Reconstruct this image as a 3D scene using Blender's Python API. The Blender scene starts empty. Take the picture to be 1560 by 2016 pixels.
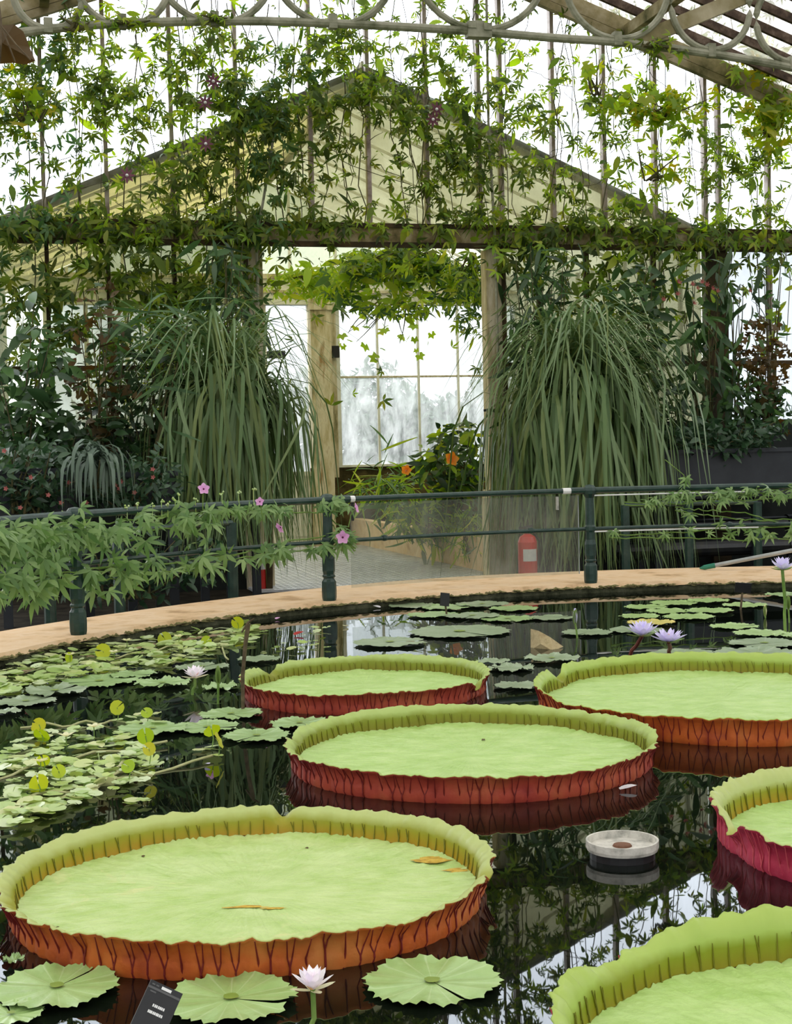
import bpy, math, random
import numpy as np
from mathutils import Matrix, Vector

# ------------------------------------------------------------------ camera, sky, exposure
SC = bpy.context.scene
COL = SC.collection
FPX, CAMH = 2900.0, 1.56
PITCH, ROLL = math.atan(118 / FPX), math.radians(-1.3)
cam_d = bpy.data.cameras.new('camera')
cam_d.sensor_fit = 'HORIZONTAL'
cam_d.sensor_width = 36.0
cam_d.lens = FPX / 1560 * 36.0
cam_d.clip_end = 500
cam = bpy.data.objects.new('camera', cam_d)
COL.objects.link(cam)
CAMR = Matrix.Rotation(math.pi / 2 - PITCH, 3, 'X') @ Matrix.Rotation(ROLL, 3, 'Z')
cam.matrix_world = Matrix.Translation((0, 0, CAMH)) @ CAMR.to_4x4()
SC.camera = cam
SC.view_settings.view_transform = 'Standard'
SC.view_settings.look = 'None'
SC.view_settings.gamma = 1.0
SC.view_settings.use_curve_mapping = False
SC.view_settings.exposure = 0.27
SKY_HORIZON, SKY_ZENITH = 4.0, 5.5
ROOF_T, SIDE_T = 0.25, 0.30

wd = bpy.data.worlds.new('overcast_sky')
SC.world = wd
wd.use_nodes = True
nt = wd.node_tree
nt.nodes.clear()
o_ = nt.nodes.new('ShaderNodeOutputWorld')
b_ = nt.nodes.new('ShaderNodeBackground')
g_ = nt.nodes.new('ShaderNodeNewGeometry')
s_ = nt.nodes.new('ShaderNodeSeparateXYZ')
m_ = nt.nodes.new('ShaderNodeMapRange')
m_.inputs['From Min'].default_value = 0.0
m_.inputs['From Max'].default_value = -1.0
m_.inputs['To Min'].default_value = SKY_HORIZON
m_.inputs['To Max'].default_value = SKY_ZENITH
b_.inputs['Color'].default_value = (0.95, 0.975, 1.0, 1)
nt.links.new(g_.outputs['Incoming'], s_.inputs[0])
nt.links.new(s_.outputs['Z'], m_.inputs['Value'])
nt.links.new(m_.outputs[0], b_.inputs['Strength'])
nt.links.new(b_.outputs[0], o_.inputs[0])

# ------------------------------------------------------------------ geometry helpers
rng = np.random.default_rng(7)
random.seed(7)
NR = np.array(CAMR)
CAM = np.array([0, 0, CAMH])


def ray(x, y):
    return NR @ np.array([(x - 780) / FPX, -(y - 1008) / FPX, -1.0])


def onz(x, y, z):
    d = ray(x, y)
    return CAM + d * ((z - CAMH) / d[2])


def proj(P):
    q = NR.T @ (np.asarray(P, float) - CAM)
    return 780 + FPX * q[0] / -q[2], 1008 - FPX * q[1] / -q[2]


# the glazed end wall: U runs along it to the right, N points outward through it
WA = math.radians(14.0)
U = np.array([math.cos(WA), math.sin(WA), 0.0])
N = np.array([-math.sin(WA), math.cos(WA), 0.0])
P0 = np.array([0.0, 20.5, 0.0])


def W(s, d, z):
    return P0 + U * s + N * d + np.array([0, 0, z])


def PW(x, y, d=0.0):
    r = ray(x, y)
    t = np.dot(P0 + N * d - CAM, N) / np.dot(r, N)
    return CAM + r * t


def SZ(x, y, d=0.0):
    p = PW(x, y, d)
    return float(np.dot(p - P0, U)), float(p[2])


# the round pond
PC, PR = np.array([3.50, 9.06]), 6.84
COPZ, FLZ = 0.10, -0.25


def oncyl(x, y, R):
    r = ray(x, y)
    a = r[0] ** 2 + r[1] ** 2
    b = -2 * (r[0] * PC[0] + r[1] * PC[1])
    c = PC @ PC - R * R
    t = (-b + math.sqrt(max(b * b - 4 * a * c, 0))) / (2 * a)
    return CAM + r * t


class MB:
    def __init__(s):
        s.v, s.f, s.m, s.n = [], [], [], 0

    def add(s, v, f, m=0):
        v = np.asarray(v, float).reshape(-1, 3)
        s.v.append(v)
        for q in f:
            s.f.append([int(i) + s.n for i in q])
            s.m.append(m)
        s.n += len(v)
        return s

    def box(s, a, b, m=0):
        x0, y0, z0 = a
        x1, y1, z1 = b
        v = [(x0, y0, z0), (x1, y0, z0), (x1, y1, z0), (x0, y1, z0), (x0, y0, z1), (x1, y0, z1), (x1, y1, z1), (x0, y1, z1)]
        return s.add(v, [(3, 2, 1, 0), (4, 5, 6, 7), (0, 1, 5, 4), (1, 2, 6, 5), (2, 3, 7, 6), (3, 0, 4, 7)], m)

    def wbox(s, s0, s1, d0, d1, z0, z1, m=0):
        v = [W(s0, d0, z0), W(s1, d0, z0), W(s1, d1, z0), W(s0, d1, z0), W(s0, d0, z1), W(s1, d0, z1), W(s1, d1, z1), W(s0, d1, z1)]
        return s.add(v, [(3, 2, 1, 0), (4, 5, 6, 7), (0, 1, 5, 4), (1, 2, 6, 5), (2, 3, 7, 6), (3, 0, 4, 7)], m)

    def bar(s, a, b, w, h, up=(0, 0, 1), m=0):
        """box beam from a to b, w across and h along up"""
        a, b, up = np.asarray(a, float), np.asarray(b, float), np.asarray(up, float)
        t = (b - a) / np.linalg.norm(b - a)
        x = np.cross(t, up)
        x /= np.linalg.norm(x)
        y = np.cross(x, t)
        v = []
        for p in (a, b):
            for i, j in ((-1, -1), (1, -1), (1, 1), (-1, 1)):
                v.append(p + x * w / 2 * i + y * h / 2 * j)
        return s.add(v, [(0, 1, 2, 3), (7, 6, 5, 4), (0, 4, 5, 1), (1, 5, 6, 2), (2, 6, 7, 3), (3, 7, 4, 0)], m)

    def tube(s, pts, r, n=8, m=0, closed=False):
        pts = np.asarray(pts, float)
        k = len(pts)
        r = np.broadcast_to(np.asarray(r, float), (k,))
        if closed:
            t = np.roll(pts, -1, 0) - np.roll(pts, 1, 0)
        else:
            t = np.gradient(pts, axis=0)
        t /= np.linalg.norm(t, axis=1)[:, None] + 1e-12
        ref = np.array([0, 0, 1.0]) if abs(t[:, 2]).mean() < 0.8 else np.array([1.0, 0.2, 0])
        x = np.cross(t, ref)
        x /= np.linalg.norm(x, axis=1)[:, None] + 1e-12
        y = np.cross(x, t)
        an = np.arange(n) * 2 * math.pi / n
        v = pts[:, None] + r[:, None, None] * (np.cos(an)[None, :, None] * x[:, None] + np.sin(an)[None, :, None] * y[:, None])
        f = []
        for i in range(k if closed else k - 1):
            i2 = (i + 1) % k
            for j in range(n):
                j2 = (j + 1) % n
                f.append((i * n + j, i * n + j2, i2 * n + j2, i2 * n + j))
        if not closed:
            f.append(tuple(range(n))[::-1])
            f.append(tuple((k - 1) * n + j for j in range(n)))
        return s.add(v.reshape(-1, 3), f, m)

    def lathe(s, prof, c=(0, 0, 0), n=16, m=0):
        an = np.arange(n) * 2 * math.pi / n
        v, f = [], []
        for r, z in prof:
            for a in an:
                v.append((c[0] + r * math.cos(a), c[1] + r * math.sin(a), c[2] + z))
        for i in range(len(prof) - 1):
            for j in range(n):
                j2 = (j + 1) % n
                f.append((i * n + j, i * n + j2, (i + 1) * n + j2, (i + 1) * n + j))
        return s.add(v, f, m)

    def mesh(s, name, smooth=False):
        me = bpy.data.meshes.new(name)
        v = np.concatenate(s.v) if s.v else np.zeros((0, 3))
        me.from_pydata(v.tolist(), [], s.f)
        if any(s.m):
            me.polygons.foreach_set('material_index', s.m)
        if smooth:
            me.polygons.foreach_set('use_smooth', [True] * len(me.polygons))
        me.update()
        return me


def tri_mesh(name, v, f):
    me = bpy.data.meshes.new(name)
    v = np.asarray(v, np.float32)
    f = np.asarray(f, np.int32)
    me.vertices.add(len(v))
    me.vertices.foreach_set('co', v.ravel())
    me.loops.add(f.size)
    me.loops.foreach_set('vertex_index', f.ravel())
    me.polygons.add(len(f))
    me.polygons.foreach_set('loop_start', np.arange(len(f), dtype=np.int32) * 3)
    me.polygons.foreach_set('loop_total', np.full(len(f), 3, np.int32))
    me.update(calc_edges=True)
    return me


WM = {}          # world matrix of every object made here


def setmats(me, mat):
    ms = mat if isinstance(mat, (list, tuple)) else [mat]
    if len(me.materials) == 0:
        for k in ms:
            me.materials.append(k)


def link(name, me, mat=None, parent=None, M=None):
    if isinstance(me, MB):
        me = me.mesh(name)
    if mat is not None and me is not None:
        setmats(me, mat)
    o = bpy.data.objects.new(name, me)
    COL.objects.link(o)
    M = M if M is not None else Matrix.Identity(4)
    if parent is not None:
        o.parent = parent
        o.matrix_parent_inverse = WM[parent.name].inverted()
    o.matrix_basis = M
    WM[o.name] = M
    return o


def thing(name, label, cat, loc=(0, 0, 0), group=None):
    o = link(name, None, None, None, Matrix.Translation(Vector([float(q) for q in loc])))
    return tag(o, label, cat, group)


def tag(o, label, cat, group=None):
    o['label'] = label
    o['category'] = cat
    if group:
        o['group'] = group
    return o


def struct(name, mb=None, mat=None, label=None, cat=None):
    o = link(name, mb, mat)
    o['kind'] = 'structure'
    if label:
        o['label'] = label
    if cat:
        o['category'] = cat
    return o


def M4(R, p):
    m = Matrix.Identity(4)
    for i in range(3):
        for j in range(3):
            m[i][j] = float(R[i][j])
        m[i][3] = float(p[i])
    return m


# ------------------------------------------------------------------ materials
MATS = {}


def newmat(name):
    m = bpy.data.materials.new(name)
    m.use_nodes = True
    t = m.node_tree
    t.nodes.clear()
    out = t.nodes.new('ShaderNodeOutputMaterial')
    MATS[name] = m
    return m, t, out


def nd(t, kind, **kw):
    n = t.nodes.new(kind)
    for k, v in kw.items():
        if k in n.inputs:
            n.inputs[k].default_value = v
        else:
            setattr(n, k, v)
    return n


def ramp(t, fac, cols, interp='LINEAR'):
    r = t.nodes.new('ShaderNodeValToRGB')
    e = r.color_ramp.elements
    r.color_ramp.interpolation = interp
    while len(e) < len(cols):
        e.new(0.5)
    for i, (p, c) in enumerate(cols):
        e[i].position = p
        e[i].color = (*c, 1) if len(c) == 3 else c
    t.links.new(fac, r.inputs[0])
    return r.outputs[0]


def noise(t, scale, detail=4, rough=0.55, stretch=None, coord='Object', dist=0.0):
    tc = t.nodes.new('ShaderNodeTexCoord')
    src = tc.outputs[coord]
    if stretch:
        mp = t.nodes.new('ShaderNodeMapping')
        mp.inputs['Scale'].default_value = stretch
        t.links.new(src, mp.inputs[0])
        src = mp.outputs[0]
    n = nd(t, 'ShaderNodeTexNoise', Scale=scale, Detail=detail, Roughness=rough, Distortion=dist)
    t.links.new(src, n.inputs['Vector'])
    return n.outputs['Fac']


def bump(t, h, strength, dist=0.02):
    b = nd(t, 'ShaderNodeBump', Strength=strength, Distance=dist)
    t.links.new(h, b.inputs['Height'])
    return b.outputs[0]


def solid(name, cols, scale=6, rough=0.6, spec=0.4, bumps=0.0, stretch=None, metal=0.0, detail=5, bscale=None):
    """noise-mottled principled material; cols = list of colours through the noise"""
    m, t, out = newmat(name)
    p = nd(t, 'ShaderNodeBsdfPrincipled', Roughness=rough, Metallic=metal)
    p.inputs['Specular IOR Level'].default_value = spec
    if len(cols) == 1:
        p.inputs['Base Color'].default_value = (*cols[0], 1)
    else:
        f = noise(t, scale, detail, 0.6, stretch)
        k = len(cols)
        c = ramp(t, f, [(0.3 + 0.4 * i / (k - 1), cc) for i, cc in enumerate(cols)])
        t.links.new(c, p.inputs['Base Color'])
    if bumps:
        t.links.new(bump(t, noise(t, bscale or scale * 4, 5, 0.6, stretch), bumps), p.inputs['Normal'])
    t.links.new(p.outputs[0], out.inputs[0])
    return m


def leafmat(name, cols, rough=0.4, transl=0.35, spec=0.35, tcol=None):
    """colour varies leaf by leaf; light comes through the blade"""
    m, t, out = newmat(name)
    oi = t.nodes.new('ShaderNodeObjectInfo')
    ge = t.nodes.new('ShaderNodeNewGeometry')
    ad = nd(t, 'ShaderNodeMath', operation='ADD')
    fr = nd(t, 'ShaderNodeMath', operation='FRACT')
    t.links.new(oi.outputs['Random'], ad.inputs[0])
    t.links.new(ge.outputs['Random Per Island'], ad.inputs[1])
    t.links.new(ad.outputs[0], fr.inputs[0])
    k = len(cols)
    c = ramp(t, fr.outputs[0], [((i + 0.0) / max(k - 1, 1), cc) for i, cc in enumerate(cols)])
    p = nd(t, 'ShaderNodeBsdfPrincipled', Roughness=rough)
    p.inputs['Specular IOR Level'].default_value = spec
    t.links.new(c, p.inputs['Base Color'])
    tr = t.nodes.new('ShaderNodeBsdfTranslucent')
    hs = nd(t, 'ShaderNodeHueSaturation', Hue=0.485, Saturation=1.1, Value=1.5)
    t.links.new(c, hs.inputs['Color'])
    t.links.new(hs.outputs[0], tr.inputs['Color'])
    mx = nd(t, 'ShaderNodeMixShader')
    mx.inputs[0].default_value = transl
    t.links.new(p.outputs[0], mx.inputs[1])
    t.links.new(tr.outputs[0], mx.inputs[2])
    t.links.new(mx.outputs[0], out.inputs[0])
    return m


def glassmat(name, tint, dirt=(0.6, 0.6, 0.5), damt=(0.05, 0.45), scale=1.2, stretch=None, gloss=0.0):
    """dirty greenhouse glass: tinted see-through, algae film that scatters, slight gloss"""
    m, t, out = newmat(name)
    tr = t.nodes.new('ShaderNodeBsdfTransparent')
    tr.inputs[0].default_value = (*tint, 1)
    tl = t.nodes.new('ShaderNodeBsdfTranslucent')
    tl.inputs[0].default_value = (*dirt, 1)
    df = t.nodes.new('ShaderNodeBsdfDiffuse')
    df.inputs[0].default_value = (*dirt, 1)
    m1 = nd(t, 'ShaderNodeMixShader')
    m1.inputs[0].default_value = 0.45
    t.links.new(tl.outputs[0], m1.inputs[1])
    t.links.new(df.outputs[0], m1.inputs[2])
    f = noise(t, scale, 6, 0.65, stretch, dist=0.4)
    mr = nd(t, 'ShaderNodeMapRange')
    mr.inputs['From Min'].default_value = 0.35
    mr.inputs['From Max'].default_value = 0.7
    mr.inputs['To Min'].default_value = damt[0]
    mr.inputs['To Max'].default_value = damt[1]
    t.links.new(f, mr.inputs['Value'])
    m2 = nd(t, 'ShaderNodeMixShader')
    t.links.new(mr.outputs[0], m2.inputs[0])
    t.links.new(tr.outputs[0], m2.inputs[1])
    t.links.new(m1.outputs[0], m2.inputs[2])
    res = m2.outputs[0]
    if gloss:
        gl = t.nodes.new('ShaderNodeBsdfGlossy')
        gl.inputs['Roughness'].default_value = 0.05
        fr = nd(t, 'ShaderNodeFresnel', IOR=1.45)
        m3 = nd(t, 'ShaderNodeMixShader')
        mm = nd(t, 'ShaderNodeMath', operation='MULTIPLY')
        mm.inputs[1].default_value = gloss
        t.links.new(fr.outputs[0], mm.inputs[0])
        t.links.new(mm.outputs[0], m3.inputs[0])
        t.links.new(res, m3.inputs[1])
        t.links.new(gl.outputs[0], m3.inputs[2])
        res = m3.outputs[0]
    t.links.new(res, out.inputs[0])
    return m


wood = solid('weathered_cream_timber', [(0.035, 0.04, 0.012), (0.22, 0.17, 0.08), (0.42, 0.36, 0.22), (0.16, 0.12, 0.05)], 3.0, 0.75, 0.2, 0.4, (1, 1, 1))
wood_post = solid('peeling_cream_post_paint', [(0.14, 0.13, 0.05), (0.46, 0.39, 0.23), (0.64, 0.58, 0.43), (0.30, 0.19, 0.08)], 2.2, 0.7, 0.25, 0.3, (2.5, 2.5, 0.6))
wood_dark = solid('dark_brown_timber', [(0.012, 0.010, 0.006), (0.05, 0.035, 0.015), (0.10, 0.06, 0.025)], 3.0, 0.7, 0.2, 0.3)
white_paint = solid('chalky_white_paint', [(0.45, 0.44, 0.33), (0.72, 0.72, 0.64), (0.80, 0.80, 0.74)], 2.0, 0.6, 0.3)
mull_mat = solid('rusty_glazing_bar_paint', [(0.20, 0.15, 0.12), (0.42, 0.34, 0.30), (0.55, 0.48, 0.44)], 5.0, 0.6, 0.3, 0.2)
bar_mat = solid('rust_stained_roof_bar', [(0.02, 0.013, 0.008), (0.07, 0.045, 0.03), (0.16, 0.12, 0.09)], 7.0, 0.7, 0.2, 0.2)
raft_mat = solid('mossy_cream_rafter', [(0.05, 0.055, 0.012), (0.26, 0.22, 0.11), (0.48, 0.42, 0.29)], 2.0, 0.75, 0.2, 0.3)
iron_cream = solid('lichen_cream_iron', [(0.10, 0.11, 0.055), (0.27, 0.27, 0.19), (0.38, 0.37, 0.28)], 7.0, 0.55, 0.35, 0.15)
green_iron = solid('dark_green_painted_iron', [(0.006, 0.022, 0.016), (0.012, 0.040, 0.030), (0.03, 0.06, 0.045)], 9.0, 0.35, 0.5, 0.1)
coping_mat = solid('buff_concrete_coping', [(0.46, 0.30, 0.16), (0.70, 0.49, 0.29), (0.74, 0.55, 0.36), (0.62, 0.42, 0.24)], 3.0, 0.8, 0.15, 0.25)
moss_mat = solid('mossy_pond_wall', [(0.02, 0.022, 0.010), (0.07, 0.075, 0.04), (0.13, 0.13, 0.08)], 9.0, 0.8, 0.2, 0.5)
soil_mat = solid('dark_damp_floor', [(0.008, 0.007, 0.005), (0.03, 0.025, 0.018), (0.05, 0.042, 0.03)], 5.0, 0.9, 0.1, 0.4)
dado_mat = solid('dark_green_black_dado', [(0.008, 0.010, 0.009), (0.02, 0.025, 0.022)], 3.0, 0.7, 0.2, 0.1)
trough_mat = solid('charcoal_trough_plastic', [(0.018, 0.022, 0.028), (0.032, 0.038, 0.046)], 3.0, 0.55, 0.35)
pipe_mat = solid('black_heating_pipe', [(0.006, 0.007, 0.008), (0.016, 0.018, 0.02), (0.035, 0.035, 0.02)], 4.0, 0.3, 0.5)
stem_mat = solid('brown_green_vine_stem', [(0.05, 0.055, 0.02), (0.13, 0.11, 0.05)], 12.0, 0.7, 0.2)
green_stem = solid('fresh_green_stem', [(0.10, 0.20, 0.03), (0.22, 0.34, 0.08)], 9.0, 0.5, 0.3)
ground_mat = solid('outdoor_lawn', [(0.05, 0.10, 0.02), (0.12, 0.2, 0.05)], 0.5, 0.9, 0.1)
red_mat = solid('red_cylinder_paint', [(0.50, 0.02, 0.015), (0.62, 0.035, 0.025)], 2.0, 0.3, 0.5)
paper_mat = solid('off_white_printed_label', [(0.62, 0.62, 0.58), (0.74, 0.74, 0.7)], 20.0, 0.6, 0.3)
black_mat = solid('matt_black_plastic', [(0.008, 0.008, 0.009), (0.014, 0.014, 0.015)], 9.0, 0.45, 0.4)
white_mat = solid('white_tape', [(0.78, 0.78, 0.76), (0.84, 0.84, 0.82)], 9.0, 0.5, 0.4)
brick_moss = solid('moss_brown_low_wall', [(0.02, 0.022, 0.006), (0.09, 0.07, 0.03), (0.16, 0.12, 0.05)], 3.0, 0.85, 0.1, 0.3)
tray_mat = solid('grey_speckled_disc', [(0.22, 0.22, 0.19), (0.52, 0.50, 0.44), (0.66, 0.64, 0.57)], 14.0, 0.6, 0.3, 0.2)
tray_rust = solid('brown_rust_hub', [(0.10, 0.045, 0.025), (0.2, 0.1, 0.06)], 16.0, 0.8, 0.2)
pole_grey = solid('grey_metal_pole', [(0.30, 0.32, 0.32), (0.45, 0.47, 0.47)], 6.0, 0.35, 0.5)
pole_green = solid('green_pole_tip', [(0.02, 0.16, 0.10), (0.03, 0.22, 0.14)], 6.0, 0.4, 0.4)
stick_mat = solid('dead_brown_stem', [(0.05, 0.035, 0.02), (0.16, 0.12, 0.07)], 15.0, 0.7, 0.2)

# leaves
lf_vine = leafmat('passion_vine_leaf', [(0.05, 0.10, 0.014), (0.10, 0.17, 0.022), (0.16, 0.24, 0.03), (0.07, 0.13, 0.02), (0.24, 0.28, 0.04), (0.04, 0.07, 0.018), (0.08, 0.13, 0.02)], 0.45, 0.5)
lf_lime = leafmat('bright_lime_leaf', [(0.22, 0.38, 0.04), (0.32, 0.48, 0.05), (0.16, 0.31, 0.03), (0.42, 0.48, 0.06), (0.20, 0.36, 0.04)], 0.4, 0.5)
lf_gourd = leafmat('yellowing_broad_vine_leaf', [(0.14, 0.26, 0.02), (0.22, 0.34, 0.03), (0.44, 0.38, 0.03), (0.30, 0.36, 0.03), (0.12, 0.22, 0.02)], 0.4, 0.5)
lf_dark = leafmat('dark_glossy_leaf', [(0.018, 0.045, 0.018), (0.03, 0.075, 0.025), (0.05, 0.10, 0.035), (0.022, 0.055, 0.02)], 0.35, 0.22, 0.45)
lf_mid = leafmat('mid_green_leaf', [(0.04, 0.10, 0.03), (0.07, 0.16, 0.045), (0.10, 0.20, 0.06), (0.05, 0.12, 0.03)], 0.38, 0.3, 0.4)
lf_rail = leafmat('fresh_palmate_leaf', [(0.11, 0.22, 0.06), (0.17, 0.29, 0.09), (0.26, 0.39, 0.15), (0.08, 0.17, 0.045)], 0.4, 0.35, 0.4)
lf_bronze = leafmat('bronze_brown_leaf', [(0.05, 0.035, 0.015), (0.09, 0.065, 0.02), (0.13, 0.075, 0.02), (0.04, 0.03, 0.012)], 0.5, 0.3)
lf_grass = leafmat('grey_green_grass_blade', [(0.10, 0.18, 0.065), (0.15, 0.24, 0.09), (0.21, 0.31, 0.15), (0.17, 0.22, 0.06), (0.07, 0.13, 0.04)], 0.42, 0.28, 0.4)
lf_cover = leafmat('dark_ground_cover_leaf', [(0.02, 0.055, 0.025), (0.035, 0.085, 0.038), (0.06, 0.12, 0.055)], 0.35, 0.2, 0.5)
lf_float = leafmat('floating_heart_leaf', [(0.34, 0.50, 0.13), (0.46, 0.60, 0.22), (0.60, 0.70, 0.40), (0.40, 0.55, 0.12), (0.64, 0.68, 0.34)], 0.3, 0.2, 0.55)
lf_upright = leafmat('lime_upright_leaf', [(0.30, 0.46, 0.03), (0.42, 0.52, 0.04), (0.50, 0.48, 0.04)], 0.35, 0.4, 0.4)
pt_pink = leafmat('pink_petal', [(0.72, 0.36, 0.64), (0.78, 0.45, 0.70)], 0.5, 0.3, 0.2)
pt_magenta = solid('dark_magenta_throat', [(0.10, 0.005, 0.04)], 5, 0.6, 0.2)
pt_lilac = leafmat('lilac_petal', [(0.66, 0.60, 0.86), (0.76, 0.71, 0.90), (0.70, 0.64, 0.88)], 0.45, 0.3, 0.25)
pt_white = leafmat('white_lilac_tinged_petal', [(0.88, 0.84, 0.86), (0.92, 0.88, 0.90), (0.84, 0.77, 0.88)], 0.45, 0.3, 0.25)
pt_cream = leafmat('pale_yellow_petal', [(0.78, 0.75, 0.42), (0.84, 0.82, 0.56)], 0.5, 0.3, 0.2)
pt_orange = leafmat('orange_petal', [(0.86, 0.34, 0.04), (0.90, 0.44, 0.08)], 0.5, 0.35, 0.2)
pt_purple = leafmat('purple_brown_petal', [(0.15, 0.06, 0.08), (0.22, 0.09, 0.12)], 0.5, 0.3, 0.2)
pt_red = leafmat('red_petal', [(0.45, 0.04, 0.03), (0.6, 0.10, 0.05)], 0.5, 0.3, 0.2)
pt_dull = leafmat('dull_pink_petal', [(0.34, 0.10, 0.09), (0.42, 0.14, 0.12)], 0.5, 0.2, 0.2)
stamen_mat = solid('golden_stamen', [(0.80, 0.42, 0.18), (0.86, 0.55, 0.25)], 20, 0.6, 0.2)
pt_sepal = leafmat('green_sepal', [(0.20, 0.32, 0.08), (0.28, 0.40, 0.12)], 0.45, 0.25, 0.3)

# glass
gl_main = glassmat('end_wall_glass', (0.90, 0.92, 0.95), (0.62, 0.64, 0.58), (0.0, 0.16), 0.8, (1, 1, 0.5))
gl_infill = glassmat('mouldy_gable_infill_glass', (0.80, 0.81, 0.74), (0.86, 0.85, 0.64), (0.10, 0.55), 0.7, (1, 1, 0.7))
gl_lower = glassmat('lower_wall_glass', (0.80, 0.82, 0.76), (0.6, 0.62, 0.5), (0.10, 0.5), 1.2, (1, 1, 0.6))
gl_clear = glassmat('lower_clear_glass', (0.47, 0.485, 0.50), (0.6, 0.65, 0.6), (0.02, 0.2), 1.5, (1, 1, 0.4))
gl_roof = glassmat('whitewashed_roof_glass', (ROOF_T * 0.96, ROOF_T * 0.92, ROOF_T * 0.87), (0.72, 0.68, 0.62), (0.10, 0.5), 2.0)
gl_side = glassmat('frosted_side_glass', (SIDE_T, SIDE_T, SIDE_T), (0.7, 0.7, 0.65), (0.05, 0.3), 2.0)
gl_wroof = glassmat('algae_yellow_wing_roof_glass', (0.20, 0.175, 0.075), (0.62, 0.54, 0.24), (0.15, 0.6), 1.6, (1, 1, 1))
gl_wside = glassmat('pale_green_wing_side_glass', (0.175, 0.170, 0.125), (0.66, 0.64, 0.48), (0.15, 0.6), 1.0)
gl_wgable = glassmat('mouldy_gable_glass', (0.16, 0.172, 0.13), (0.6, 0.64, 0.45), (0.10, 0.7), 0.9)
gl_far = glassmat('streaked_far_window_glass', (0.28, 0.30, 0.315), (0.90, 0.93, 0.95), (0.15, 0.65), 3.0, (1.3, 1.3, 0.45))
gl_panel = glassmat('scratched_clear_panel', (0.80, 0.83, 0.80), (0.55, 0.56, 0.50), (0.10, 0.34), 3.0, (1, 1, 0.25), 0.8)


def water_material():
    m, t, out = newmat('black_pond_water')
    d = nd(t, 'ShaderNodeBsdfDiffuse')
    d.inputs[0].default_value = (0.003, 0.0045, 0.003, 1)
    g = nd(t, 'ShaderNodeBsdfGlossy', Roughness=0.012)
    g.inputs[0].default_value = (0.95, 0.97, 0.98, 1)
    fr = nd(t, 'ShaderNodeFresnel', IOR=1.45)
    bp = bump(t, noise(t, 2.2, 2, 0.4), 0.012, 0.05)
    t.links.new(bp, g.inputs['Normal'])
    mx = nd(t, 'ShaderNodeMixShader')
    t.links.new(fr.outputs[0], mx.inputs[0])
    t.links.new(d.outputs[0], mx.inputs[1])
    t.links.new(g.outputs[0], mx.inputs[2])
    t.links.new(mx.outputs[0], out.inputs[0])
    return m


water_mat = water_material()


def grate_material():
    m, t, out = newmat('grey_metal_grating')
    p = nd(t, 'ShaderNodeBsdfPrincipled', Roughness=0.38, Metallic=0.3)
    c = ramp(t, noise(t, 6, 4), [(0.3, (0.50, 0.51, 0.53)), (0.7, (0.74, 0.75, 0.78))])
    t.links.new(c, p.inputs['Base Color'])
    t.links.new(p.outputs[0], out.inputs[0])
    return m


grate_mat = grate_material()

# ------------------------------------------------------------------ THE SETTING
MB_ = MB
# ground outside
g = MB().add([(-90, -40, -0.45), (90, -40, -0.45), (90, 130, -0.45), (-90, 130, -0.45)], [(0, 1, 2, 3)])
struct('ground', g, ground_mat, 'green lawn outside the glasshouse', 'ground')

# house floor with a round hole for the pond
nA = 128
angs = np.arange(nA) * 2 * math.pi / nA
out_pts = [(-3.4, 12.52), (-2.92, 13.29), (-2.37, 14.12), (-1.49, 15.16), (-0.63, 16.1), (-0.02, 16.57), (1.17, 17.15), (2.37, 17.3), (3.58, 17.4), (4.68, 17.42)]
oa = np.array([math.atan2(y - PC[1], x - PC[0]) for x, y in out_pts]) % (2 * math.pi)
orr = np.array([math.hypot(x - PC[0], y - PC[1]) for x, y in out_pts])
ix = np.argsort(oa)
RO = np.interp(angs, oa[ix], orr[ix], left=orr[ix][0], right=orr[ix][-1])
near = np.clip(-np.sin(angs - 0.35) * 1.6 + 0.55, 0, 1) ** 1.5
PRA = PR + 1.15 * near
RO = RO * (1 - near) + (PRA + 0.75) * near
for _ in range(6):
    RO = (RO + np.roll(RO, 1) + np.roll(RO, -1)) / 3


def ringpt(a, r, z):
    return (PC[0] + r * math.cos(a), PC[1] + r * math.sin(a), z)


fl = MB()
v = []
for k, a in enumerate(angs):
    v.append(ringpt(a, RO[k] - 0.02, FLZ))
    v.append(ringpt(a, 40, FLZ))
fl.add(v, [(2 * k, 2 * k + 1, (2 * k + 3) % (2 * nA), (2 * k + 2) % (2 * nA)) for k in range(nA)])
struct('floor', fl, soil_mat, 'dark damp ground behind the pond edging', 'floor')

# pond wall and coping
cp = MB()
v, f, mi = [], [], []
prof_n = 6
for k, a in enumerate(angs):
    jit = 0.012 * math.sin(a * 31) + 0.008 * math.sin(a * 57 + 1)
    v += [ringpt(a, PRA[k] + 0.02 + jit, -0.5), ringpt(a, PRA[k] + 0.02 + jit, COPZ - 0.055), ringpt(a, PRA[k] + jit, COPZ - 0.045),
          ringpt(a, PRA[k] + 0.025 + jit * 0.5, COPZ), ringpt(a, RO[k], COPZ + 0.01), ringpt(a, RO[k], FLZ - 0.1)]
for k in range(nA):
    k2 = (k + 1) % nA
    for j in range(prof_n - 1):
        f.append((k * 6 + j, k2 * 6 + j, k2 * 6 + j + 1, k * 6 + j + 1))
        mi.append(1 if j < 2 else 0)
cpm = MB()
cpm.v, cpm.f, cpm.m, cpm.n = [np.array(v)], f, mi, len(v)
coping = struct('pond_coping', cpm, [coping_mat, moss_mat], 'curved buff concrete kerb round the pond with mossy inner face', 'kerb')
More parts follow.
